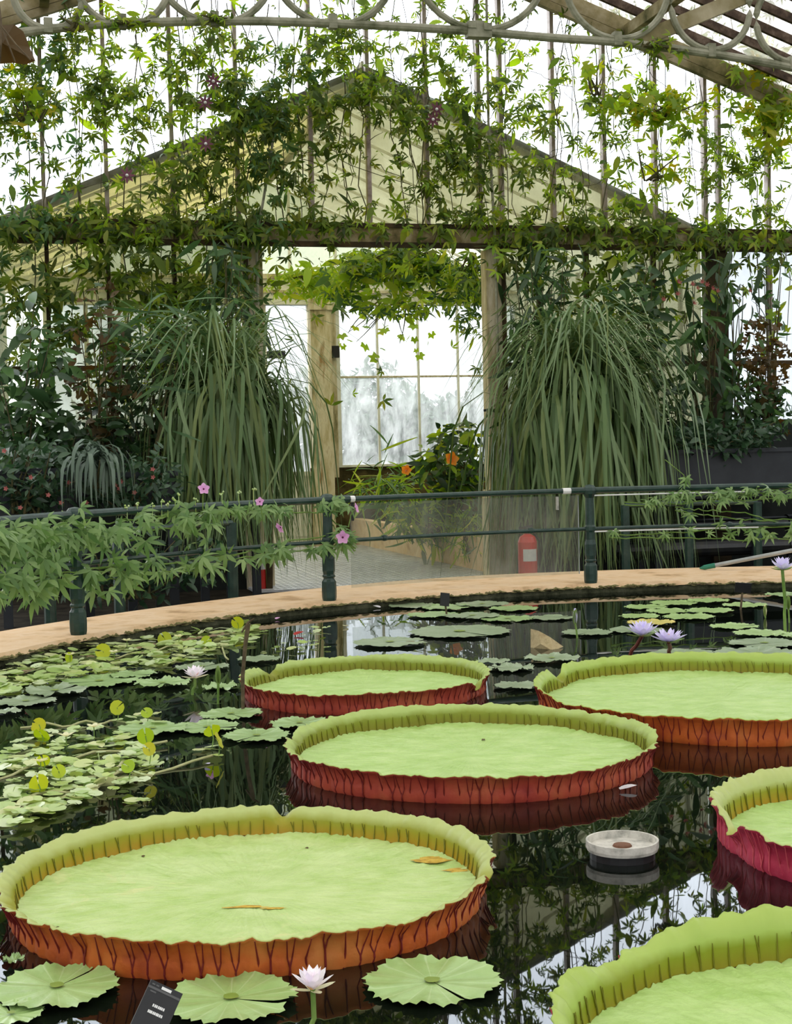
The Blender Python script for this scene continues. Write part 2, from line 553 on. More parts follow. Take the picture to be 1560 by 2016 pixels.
# ragged moss cushions along the water edge of the kerb
mo = MB()
for k in range(700):
    a = rng.uniform(0.9, 3.0)
    r = PR + rng.uniform(-0.012, 0.006)
    p = np.array(ringpt(a, r, COPZ - rng.uniform(0.03, 0.055)))
    w, h = rng.uniform(0.015, 0.06), rng.uniform(0.006, 0.018)
    tx = np.array([-math.sin(a), math.cos(a), 0])
    rx = np.array([math.cos(a), math.sin(a), 0])
    vv = [p - tx * w, p - rx * 0.03, p + tx * w, p + rx * rng.uniform(0.01, 0.05), p + np.array([0, 0, h])]
    mo.add(vv, [(0, 1, 4), (1, 2, 4), (2, 3, 4), (3, 0, 4)])
om = link('moss_fringe', mo, solid('green_moss', [(0.10, 0.10, 0.04), (0.26, 0.23, 0.10)], 30, 0.9, 0.1), coping)
om['kind'] = 'stuff'

wt = MB()
wt.add([(PC[0], PC[1], 0)] + [ringpt(a, PRA[k] + 0.06, 0) for k, a in enumerate(angs)], [(0, k + 1, (k + 1) % nA + 1) for k in range(nA)])
struct('pond_water', wt, water_mat, 'still black pond water mirroring the glasshouse', 'water')

# --- end wall -------------------------------------------------------
wall = struct('wall_back', None, None, 'tall glazed end wall of the glasshouse with timber beam and doorway', 'wall')
sR1, zR1 = SZ(1085, -4)
sR2, zR2 = SZ(1545, 196)
RM = (zR1 - zR2) / (sR2 - sR1)           # roof pitch
sL, zL = SZ(70, 0)
s_mir = sR1 - (zL - zR1) / RM
SA = (s_mir + sL) / 2                     # ridge position along the wall
ZA = zR1 + RM * (sR1 - SA)


def roofz(s):
    return ZA - RM * abs(s - SA)


sGa, zGa = SZ(722, 128)
sGr, zGr = SZ(1388, 452)
sGl = 2 * sGa - sGr
GM = (zGa - zGr) / (sGr - sGa)
sB, zB = SZ(730, 466)
BEAM_T, BEAM_B = SZ(730, 447)[1], SZ(730, 483)[1]
S_MIN, S_MAX = SZ(-330, 466)[0], SZ(1900, 470)[0]
DADO = SZ(1500, 826)[1]
DL0, DL1 = SZ(474, 470)[0], SZ(513, 470)[0]
DR0, DR1 = SZ(951, 470)[0], SZ(990, 470)[0]
link('beam', MB().wbox(S_MIN, S_MAX, -0.16, 0.12, BEAM_B, BEAM_T), wood, wall)
link('beam_moulding', MB().wbox(S_MIN, S_MAX, -0.20, -0.12, BEAM_T - 0.035, BEAM_T + 0.025), wood_dark, wall)
link('beam_moulding', MB().wbox(S_MIN, S_MAX, -0.19, -0.12, BEAM_B - 0.05, BEAM_B + 0.02), wood_dark, wall)
for a, b in ((DL0, DL1), (DR0, DR1)):
    pst = link('door_post', MB().wbox(a, b, -0.12, 0.12, FLZ, BEAM_B - 0.05), wood_post, wall)
    link('plinth', MB().wbox(a - 0.05, b + 0.05, -0.16, 0.14, FLZ, FLZ + 1.15).wbox(a - 0.03, b + 0.03, -0.14, 0.13, FLZ + 1.15, FLZ + 1.25), wood_post, pst)
    link('stop_bead', MB().wbox(a + 0.02 if a == DL0 else b - 0.07, a + 0.07 if a == DL0 else b - 0.02, -0.15, -0.12, FLZ, BEAM_B - 0.05), wood_dark, pst)
sP0, sP1 = SZ(1391, 600)[0], SZ(1426, 600)[0]
link('corner_post', MB().wbox(sP0, sP1, -0.14, 0.14, FLZ, BEAM_B), wood_dark, wall)
dd = MB().wbox(S_MIN, DL0, -0.05, 0.15, FLZ, DADO).wbox(DR1, S_MAX, -0.05, 0.15, FLZ, DADO)
link('dado', dd, dado_mat, wall)

mx_up = [-260, -145, -30, 88, 212, 342, 470, 615, 728, 842, 945, 988, 1090, 1190, 1290, 1388, 1415, 1512, 1612, 1712, 1812]
mx_lo_l = [-260, -145, -30, 95, 215, 345, 474]
mx_lo_r = [990, 1062, 1155, 1287, 1391]
mx_lo_rr = [1426, 1515, 1612, 1712, 1812]
wm = 0.027
for x in mx_up:
    s = SZ(x, 440)[0]
    zt = roofz(s) - 0.1
    link('mullion', MB().wbox(s - wm, s + wm, -0.07, 0.05, BEAM_T, zt), mull_mat, wall)
for i in range(len(mx_up) - 1):
    a, b = SZ(mx_up[i], 440)[0], SZ(mx_up[i + 1], 440)[0]
    ss = sorted([a, b] + [q for q in (SA, sGa, sGr, sGl) if a < q < b])
    mid = [max(BEAM_T, zGa - GM * abs(q - sGa) - .1) for q in ss]
    lo = [(q, BEAM_T) for q in ss] + [(q, z) for q, z in zip(ss, mid)][::-1]
    hi = [(q, z) for q, z in zip(ss, mid)] + [(q, roofz(q) - .06) for q in ss][::-1]
    for vs, gm in ((lo, gl_infill), (hi, gl_main)):
        if max(q[1] for q in vs) - min(q[1] for q in vs) < .02:
            continue
        n = len(vs)
        pv = [W(s, -0.004, z) for s, z in vs] + [W(s, 0.004, z) for s, z in vs]
        link('glass_pane', MB().add(pv, [tuple(range(n)), tuple(range(2 * n - 1, n - 1, -1))]), gm, wall)
zbar = SZ(1340, 716)[1]
for lst, gm in ((mx_lo_l, gl_lower), (mx_lo_r, gl_lower), (mx_lo_rr, gl_clear)):
    for x in lst[1:-1] if lst is not mx_lo_rr else lst[1:]:
        s = SZ(x, 600)[0]
        link('mullion', MB().wbox(s - wm, s + wm, -0.06, 0.05, DADO, BEAM_B), mull_mat if lst is mx_lo_rr else wood_dark, wall)
    for i in range(len(lst) - 1):
        a, b = SZ(lst[i], 600)[0], SZ(lst[i + 1], 600)[0]
        for z0, z1 in ((DADO, zbar), (zbar, BEAM_B)):
            pv = [W(s, d, z) for d in (-0.004, 0.004) for s, z in ((a, z0), (b, z0), (b, z1), (a, z1))]
            link('glass_pane', MB().add(pv, [(0, 1, 2, 3), (7, 6, 5, 4)]), gm, wall)
    link('glazing_bar', MB().wbox(SZ(lst[0], 600)[0], SZ(lst[-1], 600)[0], -0.05, 0.04, zbar - 0.035, zbar + 0.035), wood_dark, wall)
# thin conduit running up the wall beside the door
tp = [PW(x, y, -0.22) for x, y in ((958, -10), (962, 240), (975, 470), (985, 900))]
link('conduit', MB().tube(tp, 0.02, 6), iron_cream, wall)
tp = [PW(x, y, -0.22) for x, y in ((548, 200), (530, 330), (505, 470), (508, 600))]
link('conduit', MB().tube(tp, 0.02, 6), iron_cream, wall)
# clutter fixed to the posts
link('junction_box', MB().wbox(SZ(527, 700)[0] - .03, SZ(553, 700)[0] + .02, -0.26, -0.12, SZ(540, 707)[1], SZ(540, 693)[1]), black_mat, wall)
p = PW(965, 808, -0.16)
link('hook', MB().tube([p - U * .09, p + U * .0 + [0, 0, .012], p + U * .09 - [0, 0, .02]], 0.02, 6), black_mat, wall)

# --- roof: rafters on the wall, bars and panes toward the camera ------------
roof = struct('roof', None, None, 'pitched glass roof with rust-stained bars and whitewashed panes', 'roof')
S_EL, S_ER = SA - 11.0, SA + 11.0
D_END = -24.0
for sg in (-1, 1):
    e = SA + sg * 11.0
    link('rafter', MB().bar(W(SA, -0.2, ZA - .1), W(e, -0.2, roofz(e) - .1), 0.20, 0.34, N), raft_mat, roof)
    link('rafter_fillet', MB().bar(W(SA, -0.33, ZA - .27), W(e, -0.33, roofz(e) - .27), 0.10, 0.10, N), raft_mat, roof)
    nb = int(-D_END / 0.56)
    for k in range(1, nb + 1):
        d = -0.2 - k * 0.56
        link('roof_bar', MB().bar(W(SA, d, ZA - .02), W(e, d, roofz(e) - .02), 0.06, 0.11, (0, 0, 1)), bar_mat, roof)
    for k in range(nb):
        d0, d1 = -0.2 - k * 0.56, -0.2 - (k + 1) * 0.56
        for q0, q1 in ((0.0, 4.0), (4.0, 7.5), (7.5, 11.0)):
            a, b = SA + sg * q0, SA + sg * q1
            v = [W(a, d0, roofz(a) + .05), W(b, d0, roofz(b) + .05), W(b, d1, roofz(b) + .05), W(a, d1, roofz(a) + .05)]
            link('roof_pane', MB().add(v, [(0, 1, 2, 3)]), gl_roof, roof)
    for q in (4.0, 7.5, 11.0):
        e2 = SA + sg * q
        link('purlin', MB().bar(W(e2, 0, roofz(e2) - .16), W(e2, D_END, roofz(e2) - .16), 0.12, 0.16), raft_mat, roof)
link('ridge', MB().bar(W(SA, 0, ZA), W(SA, D_END, ZA), 0.12, 0.3), raft_mat, roof)

# side walls and the wall behind the visitors: frosted glazing on a dark dado
ZE = roofz(S_ER)
for nm, sg in (('wall_left', -1), ('wall_right', 1)):
    w_ = struct(nm, None, None, 'glazed side wall of the glasshouse, %s' % nm[5:], 'wall')
    e = SA + sg * 11.0
    link('dado', MB().wbox(min(e, e + .1 * sg), max(e, e + .1 * sg), D_END, 0, FLZ, 1.4), dado_mat, w_)
    for k in range(16):
        d0, d1 = -k * 1.5, -(k + 1) * 1.5
        v = [W(e, d0, 1.4), W(e, d1, 1.4), W(e, d1, ZE), W(e, d0, ZE)]
        link('glass_pane', MB().add(v, [(0, 1, 2, 3)]), gl_side, w_)
        link('mullion', MB().wbox(e - .04, e + .04, d0 - .04, d0 + .04, 1.4, ZE), mull_mat, w_)
w_ = struct('wall_front', None, None, 'glazed wall of the glasshouse behind the viewer', 'wall')
link('dado', MB().wbox(S_EL, S_ER, D_END - .1, D_END, FLZ, 1.4), dado_mat, w_)
for k in range(20):
    a, b = S_EL + k * 1.1, S_EL + (k + 1) * 1.1
    v = [W(a, D_END, 1.4), W(b, D_END, 1.4), W(b, D_END, roofz(b)), W(a, D_END, roofz(a))]
    link('glass_pane', MB().add(v, [(0, 1, 2, 3)]), gl_side, w_)

# --- iron arch truss with rings -----------------------------------------
TD = -9.5
truss = thing('ring_arch_truss', 'cream iron tie arch with a row of open rings spanning high above the pond', 'roof truss', PW(780, 50, TD))
ap = [(-200, 120), (-60, 84), (50, 62), (145, 52), (240, 45), (480, 40), (655, 46), (760, 51), (945, 62), (1090, 75), (1215, 82), (1400, 105), (1560, 132), (1700, 165), (1850, 205)]
t0 = np.linspace(0, len(ap) - 1, 70)
ax = np.interp(t0, range(len(ap)), [a[0] for a in ap])
ay = np.interp(t0, range(len(ap)), [a[1] for a in ap])
for _ in range(3):
    ax[1:-1] = (ax[:-2] + ax[1:-1] * 2 + ax[2:]) / 4
    ay[1:-1] = (ay[:-2] + ay[1:-1] * 2 + ay[2:]) / 4
link('arch_tube', MB().tube([PW(x, y, TD) for x, y in zip(ax, ay)], 0.031, 10), iron_cream, truss)
pxm = FPX / np.linalg.norm(PW(780, 50, TD)[:2])
for cx, by, r in ((95, 50, 62), (240, 42, 88), (422, 37, 112), (655, 42, 124), (944, 55, 140), (1215, 76, 112), (1400, 99, 88), (1560, 124, 82), (1715, 158, 76)):
    c = PW(cx, by - r + 2, TD)
    rr = r / pxm
    pts = [c + U * rr * math.cos(a) + np.array([0, 0, rr * math.sin(a)]) for a in np.arange(40) * 2 * math.pi / 40]
    link('ring', MB().tube(pts, 0.026, 8, closed=True), iron_cream, truss)
    q = PW(cx, by + 1, TD)
    link('clip', MB().bar(q - [0, 0, .05], q + [0, 0, .05], 0.06, 0.06, U), iron_cream, truss)
q = PW(942, 66, TD)
link('clamp', MB().bar(q - U * .09, q + U * .09, .09, .07).bar(q - U * .09 + [0, 0, .05], q - U * .03 + [0, 0, .05], .11, .05).bar(q + U * .03 + [0, 0, .04], q + U * .09 + [0, 0, .04], .11, .05), iron_cream, truss)
link('brace', MB().bar(PW(1262, 78, TD + .05), PW(1500, -20, TD + .05), 0.08, 0.11), raft_mat, truss)
link('top_chord', MB().bar(PW(-300, -190, TD), PW(650, -235, TD), 0.08, 0.1).bar(PW(650, -235, TD), PW(1850, -60, TD), 0.08, 0.1), iron_cream, truss)

# --- the wing beyond the wall ------------------------------------------
WD = 8.6
wing = struct('wing', None, None, 'glazed porch wing beyond the end wall with a gabled algae-stained roof', 'porch')
for sg in (-1, 1):
    e = sGa + sg * (sGr - sGa)
    rf = link('gable_rafter', MB().bar(W(sGa, 0.12, zGa - .07), W(e, 0.12, zGr - .07), 0.14, 0.15, N), raft_mat, wing)
    for k in range(0, 8):
        d0, d1 = 0.15 + k * 1.06, 0.15 + (k + 1) * 1.06
        v = [W(sGa, d0, zGa), W(e, d0, zGr), W(e, d1, zGr), W(sGa, d1, zGa)]
        link('wing_roof_pane', MB().add(v, [(0, 1, 2, 3)]), gl_wroof if sg < 0 else gl_wside, wing)
        link('wing_roof_bar', MB().bar(W(sGa, d1, zGa - .03), W(e, d1, zGr - .03), 0.03, 0.04), white_paint, wing)
    # side wall of the wing
    for k in range(12):
        d0, d1 = 0.15 + k * 0.71, 0.15 + (k + 1) * 0.71
        v = [W(e, d0, DADO), W(e, d1, DADO), W(e, d1, zGr), W(e, d0, zGr)]
        link('wing_side_pane', MB().add(v, [(0, 1, 2, 3)]), gl_wside, wing)
        link('wing_side_mullion', MB().wbox(e - .03, e + .03, d1 - .03, d1 + .03, DADO, zGr), white_paint, wing)
    link('wing_side_dado', MB().wbox(min(e, e + .12 * sg), max(e, e + .12 * sg), 0.15, WD, FLZ, DADO), white_paint, wing)
link('wing_ridge', MB().bar(W(sGa, 0.1, zGa), W(sGa, WD, zGa), 0.1, 0.16), raft_mat, wing)

# far wall of the wing
farw = struct('wall_far', None, None, 'far end wall of the porch with streaked windows and a peeling column', 'wall')


def F(x, y):
    return SZ(x, y, WD)


xs = [90, 170, 250, 330, 420, 520, 606]
xr = [664, 743, 823, 901, 980, 1017]
z_sill, z_bar, z_head0, z_head1 = F(740, 914)[1], F(740, 742)[1], F(600, 601)[1], F(600, 546)[1]
for i in range(len(xr) - 1):
    a, b = F(xr[i], 700)[0], F(xr[i + 1], 700)[0]
    for z0, z1 in ((z_sill, z_bar), (z_bar, z_head0)):
        v = [W(a, WD, z0), W(b, WD, z0), W(b, WD, z1), W(a, WD, z1)]
        link('window_pane', MB().add(v, [(0, 1, 2, 3)]), gl_far, farw)
    link('window_mullion', MB().wbox(b - .022, b + .022, WD - .04, WD + .03, z_sill, z_head0), white_paint, farw)
link('window_bar', MB().wbox(F(664, 742)[0], F(1017, 742)[0], WD - .035, WD + .02, z_bar - .018, z_bar + .018), wood_post, farw)
link('window_sill', MB().wbox(F(650, 914)[0], F(1017, 914)[0], WD - .12, WD + .05, z_sill - .045, z_sill), white_paint, farw)
link('window_frame', MB().wbox(F(657, 700)[0], F(668, 700)[0], WD - .08, WD + .05, z_sill, z_head0), white_paint, farw)
link('low_wall', MB().wbox(F(612, 950)[0], F(1017, 950)[0], WD - .03, WD + .2, FLZ, z_sill - .045), brick_moss, farw)
clm = link('column', MB().wbox(F(610, 800)[0], F(650, 800)[0], WD - .3, WD + .1, FLZ, z_head0 + .1), wood_post, farw)
link('capital', MB().wbox(F(604, 600)[0], F(656, 600)[0], WD - .34, WD + .1, z_head0 - .12, z_head0), wood_post, clm)
link('pilaster', MB().wbox(F(650, 800)[0], F(661, 800)[0], WD - .2, WD + .1, F(650, 940)[1], z_head0), wood_post, clm)
link('post_box', MB().wbox(F(649, 690)[0], F(662, 690)[0], WD - .32, WD - .2, F(655, 706)[1], F(655, 683)[1]), black_mat, clm)
link('header', MB().wbox(F(60, 570)[0], F(1017, 570)[0], WD - .15, WD + .1, z_head0, z_head1), white_paint, farw)
link('header_rail', MB().wbox(F(60, 570)[0], F(1017, 570)[0], WD - .2, WD - .15, z_head0 + .22, z_head0 + .27).wbox(F(60, 570)[0], F(1017, 570)[0], WD - .2, WD - .15, z_head1 - .05, z_head1 + .04), wood_post, farw)
zpan = F(570, 934)[1]
for i in range(len(xs) - 1):
    a, b = F(xs[i], 700)[0], F(xs[i + 1], 700)[0]
    v = [W(a, WD, zpan), W(b, WD, zpan), W(b, WD, z_head0), W(a, WD, z_head0)]
    link('door_pane', MB().add(v, [(0, 1, 2, 3)]), gl_far, farw)
    link('door_stile', MB().wbox(a - .03, a + .05, WD - .05, WD + .03, FLZ, z_head0), white_paint, farw)
    link('door_panel', MB().wbox(a + .05, b, WD - .02, WD + .04, FLZ, zpan).wbox(a + .16, b - .1, WD - .035, WD - .02, FLZ + .2, zpan - .12), white_paint, farw)
    link('door_rail', MB().wbox(a + .05, b, WD - .05, WD + .03, zpan - .04, zpan + .05), white_paint, farw)
# glazing above the header up to the gable
xu = [20, 130, 240, 350, 460, 570, 660, 760, 860, 960, 1017]
for i in range(len(xu) - 1):
    a, b = F(xu[i], 500)[0], F(xu[i + 1], 500)[0]
    gz = lambda s: zGa - GM * abs(s - sGa) - .03
    vs = [(a, z_head1), (b, z_head1), (b, gz(b)), (a, gz(a))]
    if a < sGa < b:
        vs = vs[:3] + [(sGa, zGa - .03), vs[3]]
    link('gable_pane', MB().add([W(s, WD, z) for s, z in vs], [tuple(range(len(vs)))]), gl_wgable, farw)
    link('gable_mullion', MB().wbox(b - .025, b + .025, WD - .04, WD + .03, z_head1, gz(b)), white_paint, farw)

# porch floor of grey grating: bars built one grid per plate
z_gr = FLZ + 0.012
por = struct('porch_floor', MB().wbox(sGl, sGr, 0.0, WD + .1, FLZ - .06, FLZ + .002), solid('pale_concrete', [(0.22, 0.22, 0.23), (0.34, 0.34, 0.35)], 4, 0.7, 0.2), 'grey metal grating floor of the porch', 'floor')
plate = MB()
for i in range(14):
    x = i * 0.09
    plate.box((x - .016, 0, 0), (x + .016, 1.2, .03))
for i in range(9):
    y = i * 0.15
    plate.box((0, y - .03, 0.004), (1.17, y + .03, .034))
pm = plate.mesh('grating_plate')
setmats(pm, grate_mat)
gs0 = DL1 - 0.1
for i in range(4):
    for j in range(7):
        link('grating_plate', pm, None, por, M4(np.stack([U, N, [0, 0, 1]], 1), W(gs0 + i * 1.19 - 0.2, -0.75 + j * 1.22, FLZ + 0.004)))

# raised bed in the porch
b0, b1 = onz(692, 1072, FLZ), onz(958, 1131, FLZ)
sb0, db0 = float(np.dot(b0 - P0, U)), float(np.dot(b0 - P0, N))
sb1, db1 = float(np.dot(b1 - P0, U)), float(np.dot(b1 - P0, N))
BZ = 0.27
bed = MB()
bed.add([W(sb0, db0, FLZ), W(sb1, db1, FLZ), W(sb1, db1, BZ), W(sb0, db0, BZ), W(sb0 + .22, db0, FLZ), W(sb1 + .22, db1, FLZ), W(sb1 + .22, db1, BZ), W(sb0 + .22, db0, BZ)],
        [(0, 1, 2, 3), (7, 6, 5, 4), (3, 2, 6, 7), (0, 3, 7, 4), (1, 5, 6, 2)])
trim = struct('trim_1', bed, coping_mat, 'buff rendered wall of the raised bed inside the porch', 'bed wall')
link('bed_soil', MB().wbox(max(sb0, sb1) + .1, sGr - .1, .3, WD - .1, FLZ, BZ - .05), soil_mat, trim)

# ------------------------------------------------------------------ LEAF TEMPLATES


def T_oval(L=1.0, Wd=0.4, fold=0.08, droop=0.18, seg=4, tip=1.0):
    v, f = [], []
    for i in range(seg + 1):
        t = i / seg
        w = Wd / 2 * math.sin(math.pi * min(1, t ** 0.8)) ** 0.8 if 0 < t < 1 else 0.01
        z = -droop * t * t
        v += [(L * t, -w, z + fold * w * 2), (L * t, 0, z), (L * t, w, z + fold * w * 2)]
    for i in range(seg):
        a = i * 3
        for j in (0, 1):
            f += [(a + j, a + j + 3, a + j + 4), (a + j, a + j + 4, a + j + 1)]
    return np.array(v), np.array(f)


def T_palm(n=5, spread=200, L=0.5, Wd=0.15, droop=0.12, centre=1.0, seed=0):
    r = np.random.default_rng(seed)
    v, f = [], []
    for k in range(n):
        a = math.radians(-spread / 2 + spread * k / (n - 1)) + r.normal(0, 0.06)
        l = L * (0.62 + 0.38 * math.cos(a * 0.62)) * (1 + r.normal(0, 0.06)) * centre
        c, s = math.cos(a), math.sin(a)
        b = len(v)
        dr = droop * (1 + r.normal(0, 0.5))
        for t, w in ((0.0, 0.02), (0.32, 0.8), (0.62, 0.75), (1.0, 0.0)):
            ww = Wd / 2 * w
            zz = -dr * t * t * l * 2
            for sd in (-1, 1):
                v.append((l * t * c - sd * ww * s, l * t * s + sd * ww * c, zz + 0.02 * abs(w)))
        for i in range(3):
            q = b + 2 * i
            f += [(q, q + 2, q + 3), (q, q + 3, q + 1)]
    return np.array(v), np.array(f)


def T_lobed(n=5, L=0.5, seed=0):
    """broad maple-like leaf, filled between the lobes"""
    r = np.random.default_rng(seed)
    v, f = [(0, 0, 0.03)], []
    m = 2 * n
    for k in range(m + 1):
        a = math.radians(-150 + 300 * k / m)
        rr = L * ((0.75 + 0.25 * math.cos(a)) if k % 2 else 0.55) * (1 + r.normal(0, 0.05))
        v.append((rr * math.cos(a), rr * math.sin(a), -0.10 * rr + r.normal(0, 0.02)))
    for k in range(m):
        f.append((0, k + 1, k + 2))
    return np.array(v), np.array(f)


def T_round(n=10, r=0.5, slit=0.25, cup=0.06):
    v, f = [(0.0, 0, 0)], []
    for k in range(n + 1):
        a = slit + (2 * math.pi - 2 * slit) * k / n
        v.append((r * math.cos(a), r * math.sin(a), cup * (1 if k % 2 else 0.4)))
    for k in range(n):
        f.append((0, k + 1, k + 2))
    return np.array(v), np.array(f)


def T_blade(rise, reach, fall, width, seg=12, seed=0, twist=0.0):
    """grass blade: rises, arches outwards along +X and hangs down"""
    r = np.random.default_rng(seed)
    P = [np.zeros(3)]
    L = rise + reach * 0.8 + max(fall + rise, 0.1) * 0.9
    th0 = r.uniform(1.22, 1.5)
    th1 = -1.5 if fall > 0 else r.uniform(-1.1, -0.3)
    t0 = min(0.75, rise / L)
    bw = min(0.5, 0.5 * reach / L + 0.16)
    for i in range(1, seg + 1):
        t = (i - 0.5) / seg
        q = min(1.0, max(0.0, (t - t0 + bw) / (2 * bw)))
        q = q * q * (3 - 2 * q)
        th = th0 + (th1 - th0) * q
        P.append(P[-1] + np.array([math.cos(th), 0.0, math.sin(th)]) * L / seg)
    v, f = [], []
    for i, p in enumerate(P):
        t = i / seg
        w = width / 2 * (0.6 + 0.8 * math.sin(math.pi * min(0.95, t * 0.8 + 0.15))) * (1 - t ** 3) + 0.001
        y = 0.04 * reach * math.sin(t * 3 + seed) + twist * t * t
        v += [(p[0], y - w, p[2] + 0.15 * w), (p[0], y + w, p[2])]
    for i in range(seg):
        a = 2 * i
        f += [(a, a + 2, a + 3), (a, a + 3, a + 1)]
    return np.array(v), np.array(f)


PALM3 = [T_palm(3, 110, 0.62, 0.20, 0.15, seed=i) for i in range(3)]
PALM5 = [T_palm(5, 200, 0.6, 0.19, 0.18, seed=10 + i) for i in range(4)]
PALM7 = [T_palm(7, 235, 0.62, 0.165, 0.22, seed=20 + i) for i in range(4)]
PALM6 = [T_palm(6, 220, 0.62, 0.185, 0.2, seed=30 + i) for i in range(3)]
OVAL = [T_oval(1, 0.38, 0.1, 0.2), T_oval(1, 0.46, 0.16, 0.1), T_oval(1, 0.32, 0.08, 0.32)]
NARROW = [T_oval(1, 0.2, 0.1, 0.3, 4), T_oval(1, 0.24, 0.1, 0.15, 4), T_oval(1, 0.17, 0.06, 0.45, 4)]
THIN = [T_oval(1, 0.07, 0.05, 0.25, 4), T_oval(1, 0.055, 0.05, 0.1, 4), T_oval(1, 0.085, 0.05, 0.4, 4)]
LOBED = [T_lobed(5, 0.6, seed=i) for i in range(3)]
ROUND = [T_round(12, 0.5, 0.14, 0.03), T_round(12, 0.5, 0.2, 0.08), T_round(10, 0.5, 0.1, 0.02)]
_tm = {}


def tmesh(T, mat):
    k = (id(T), mat.name)
    if k not in _tm:
        me = tri_mesh('leaf', T[0], T[1])
        me.materials.append(mat)
        _tm[k] = me
    return _tm[k]


def frames(fwd, nrm):
    """rotation matrices with X along fwd and Z near nrm; both (n,3)"""
    x = fwd / (np.linalg.norm(fwd, axis=1)[:, None] + 1e-9)
    y = np.cross(nrm, x)
    y /= np.linalg.norm(y, axis=1)[:, None] + 1e-9
    z = np.cross(x, y)
    return np.stack([x, y, z], 2)


def foliage(root, pts, R, sc, temps, mats, name='leaf', limit=300):
    """leaves as parts; the largest ones up to the limit singly, the rest joined"""
    pts = np.asarray(pts)
    n = len(pts)
    sc = np.broadcast_to(np.asarray(sc, float), (n,))
    if not isinstance(mats, (list, tuple)):
        mats = [mats]
    dist = np.linalg.norm(pts - CAM, axis=1)
    order = np.argsort(-sc / dist + rng.uniform(0, 0.15, n) * (sc / dist).max())
    ti = rng.integers(0, len(temps), n)
    mi = rng.integers(0, len(mats), n)
    loc = WM[root.name]
    for i in order[:limit]:
        link(name, tmesh(temps[ti[i]], mats[mi[i]]), None, root, M4(R[i] * sc[i], pts[i]))
    rest = order[limit:]
    for m in range(len(mats)):
        V, Fc, off = [], [], 0
        for i in rest:
            if mi[i] != m:
                continue
            tv, tf = temps[ti[i]]
            V.append(tv @ (R[i] * sc[i]).T + pts[i])
            Fc.append(tf + off)
            off += len(tv)
        if V:
            me = tri_mesh('foliage', np.concatenate(V), np.concatenate(Fc))
            o = link('foliage', me, mats[m], root)
            o['kind'] = 'stuff'


def rand_dirs(n, bias=(0, 0, 0), amt=1.0):
    d = rng.normal(0, 1, (n, 3))
    d /= np.linalg.norm(d, axis=1)[:, None]
    return d * amt + np.asarray(bias, float)


TOCAM = -N

# ------------------------------------------------------------------ THE BIG WATER PLATTERS


def pad_floor_mat(name, base, pale, yellow, yc=0.62):
    m, t, out = newmat(name)
    p = nd(t, 'ShaderNodeBsdfPrincipled', Roughness=0.42)
    p.inputs['Specular IOR Level'].default_value = 0.45
    c = ramp(t, noise(t, 5.5, 6, 0.65, (1, 1.6, 1)), [(0.32, base), (0.58, pale), (0.75, tuple(0.5 * a + 0.5 * b for a, b in zip(pale, (0.62, 0.72, 0.34))))])
    yf = ramp(t, noise(t, 1.7, 5, 0.7, dist=0.8), [(yc, (0, 0, 0)), (yc + 0.09, (1, 1, 1))])
    mx = nd(t, 'ShaderNodeMixRGB')
    t.links.new(yf, mx.inputs[0])
    t.links.new(c, mx.inputs[1])
    mx.inputs[2].default_value = (*yellow, 1)
    # a lighter network of veins
    vo = nd(t, 'ShaderNodeTexVoronoi', Scale=9.0, feature='DISTANCE_TO_EDGE')
    tc = t.nodes.new('ShaderNodeTexCoord')
    t.links.new(tc.outputs['Object'], vo.inputs['Vector'])
    h1 = nd(t, 'ShaderNodeMath', operation='ADD')
    t.links.new(noise(t, 16, 4, 0.6, (1, 1.6, 1)), h1.inputs[0])
    mm = nd(t, 'ShaderNodeMath', operation='MULTIPLY')
    mm.inputs[1].default_value = 0.8
    t.links.new(vo.outputs[0], mm.inputs[0])
    t.links.new(mm.outputs[0], h1.inputs[1])
    t.links.new(bump(t, h1.outputs[0], 0.35, 0.02), p.inputs['Normal'])
    t.links.new(mx.outputs[0], p.inputs['Base Color'])
    t.links.new(p.outputs[0], out.inputs[0])
    return m


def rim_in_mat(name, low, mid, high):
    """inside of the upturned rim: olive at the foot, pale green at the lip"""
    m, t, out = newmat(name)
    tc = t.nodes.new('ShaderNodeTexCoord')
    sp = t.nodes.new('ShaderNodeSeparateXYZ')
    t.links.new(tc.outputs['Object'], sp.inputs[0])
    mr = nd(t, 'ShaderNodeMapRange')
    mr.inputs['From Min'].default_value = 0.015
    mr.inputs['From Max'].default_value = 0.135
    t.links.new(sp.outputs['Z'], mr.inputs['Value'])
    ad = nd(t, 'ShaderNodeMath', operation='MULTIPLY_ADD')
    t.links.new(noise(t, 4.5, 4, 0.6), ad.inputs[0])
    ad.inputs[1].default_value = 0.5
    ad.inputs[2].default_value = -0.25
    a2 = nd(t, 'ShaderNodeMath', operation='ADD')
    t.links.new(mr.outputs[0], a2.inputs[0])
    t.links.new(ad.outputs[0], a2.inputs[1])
    c = ramp(t, a2.outputs[0], [(0.1, low), (0.55, mid), (0.82, high)])  # leaf pigment plus painted light: darker backlit wall, pale lip catching light
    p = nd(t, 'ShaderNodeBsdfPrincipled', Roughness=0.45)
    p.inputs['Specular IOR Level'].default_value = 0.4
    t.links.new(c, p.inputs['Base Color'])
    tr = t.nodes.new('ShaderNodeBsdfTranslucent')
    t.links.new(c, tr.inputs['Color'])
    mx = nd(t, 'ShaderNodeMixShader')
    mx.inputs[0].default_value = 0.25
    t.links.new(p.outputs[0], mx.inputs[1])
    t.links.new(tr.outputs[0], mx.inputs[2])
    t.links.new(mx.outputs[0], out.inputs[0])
    return m


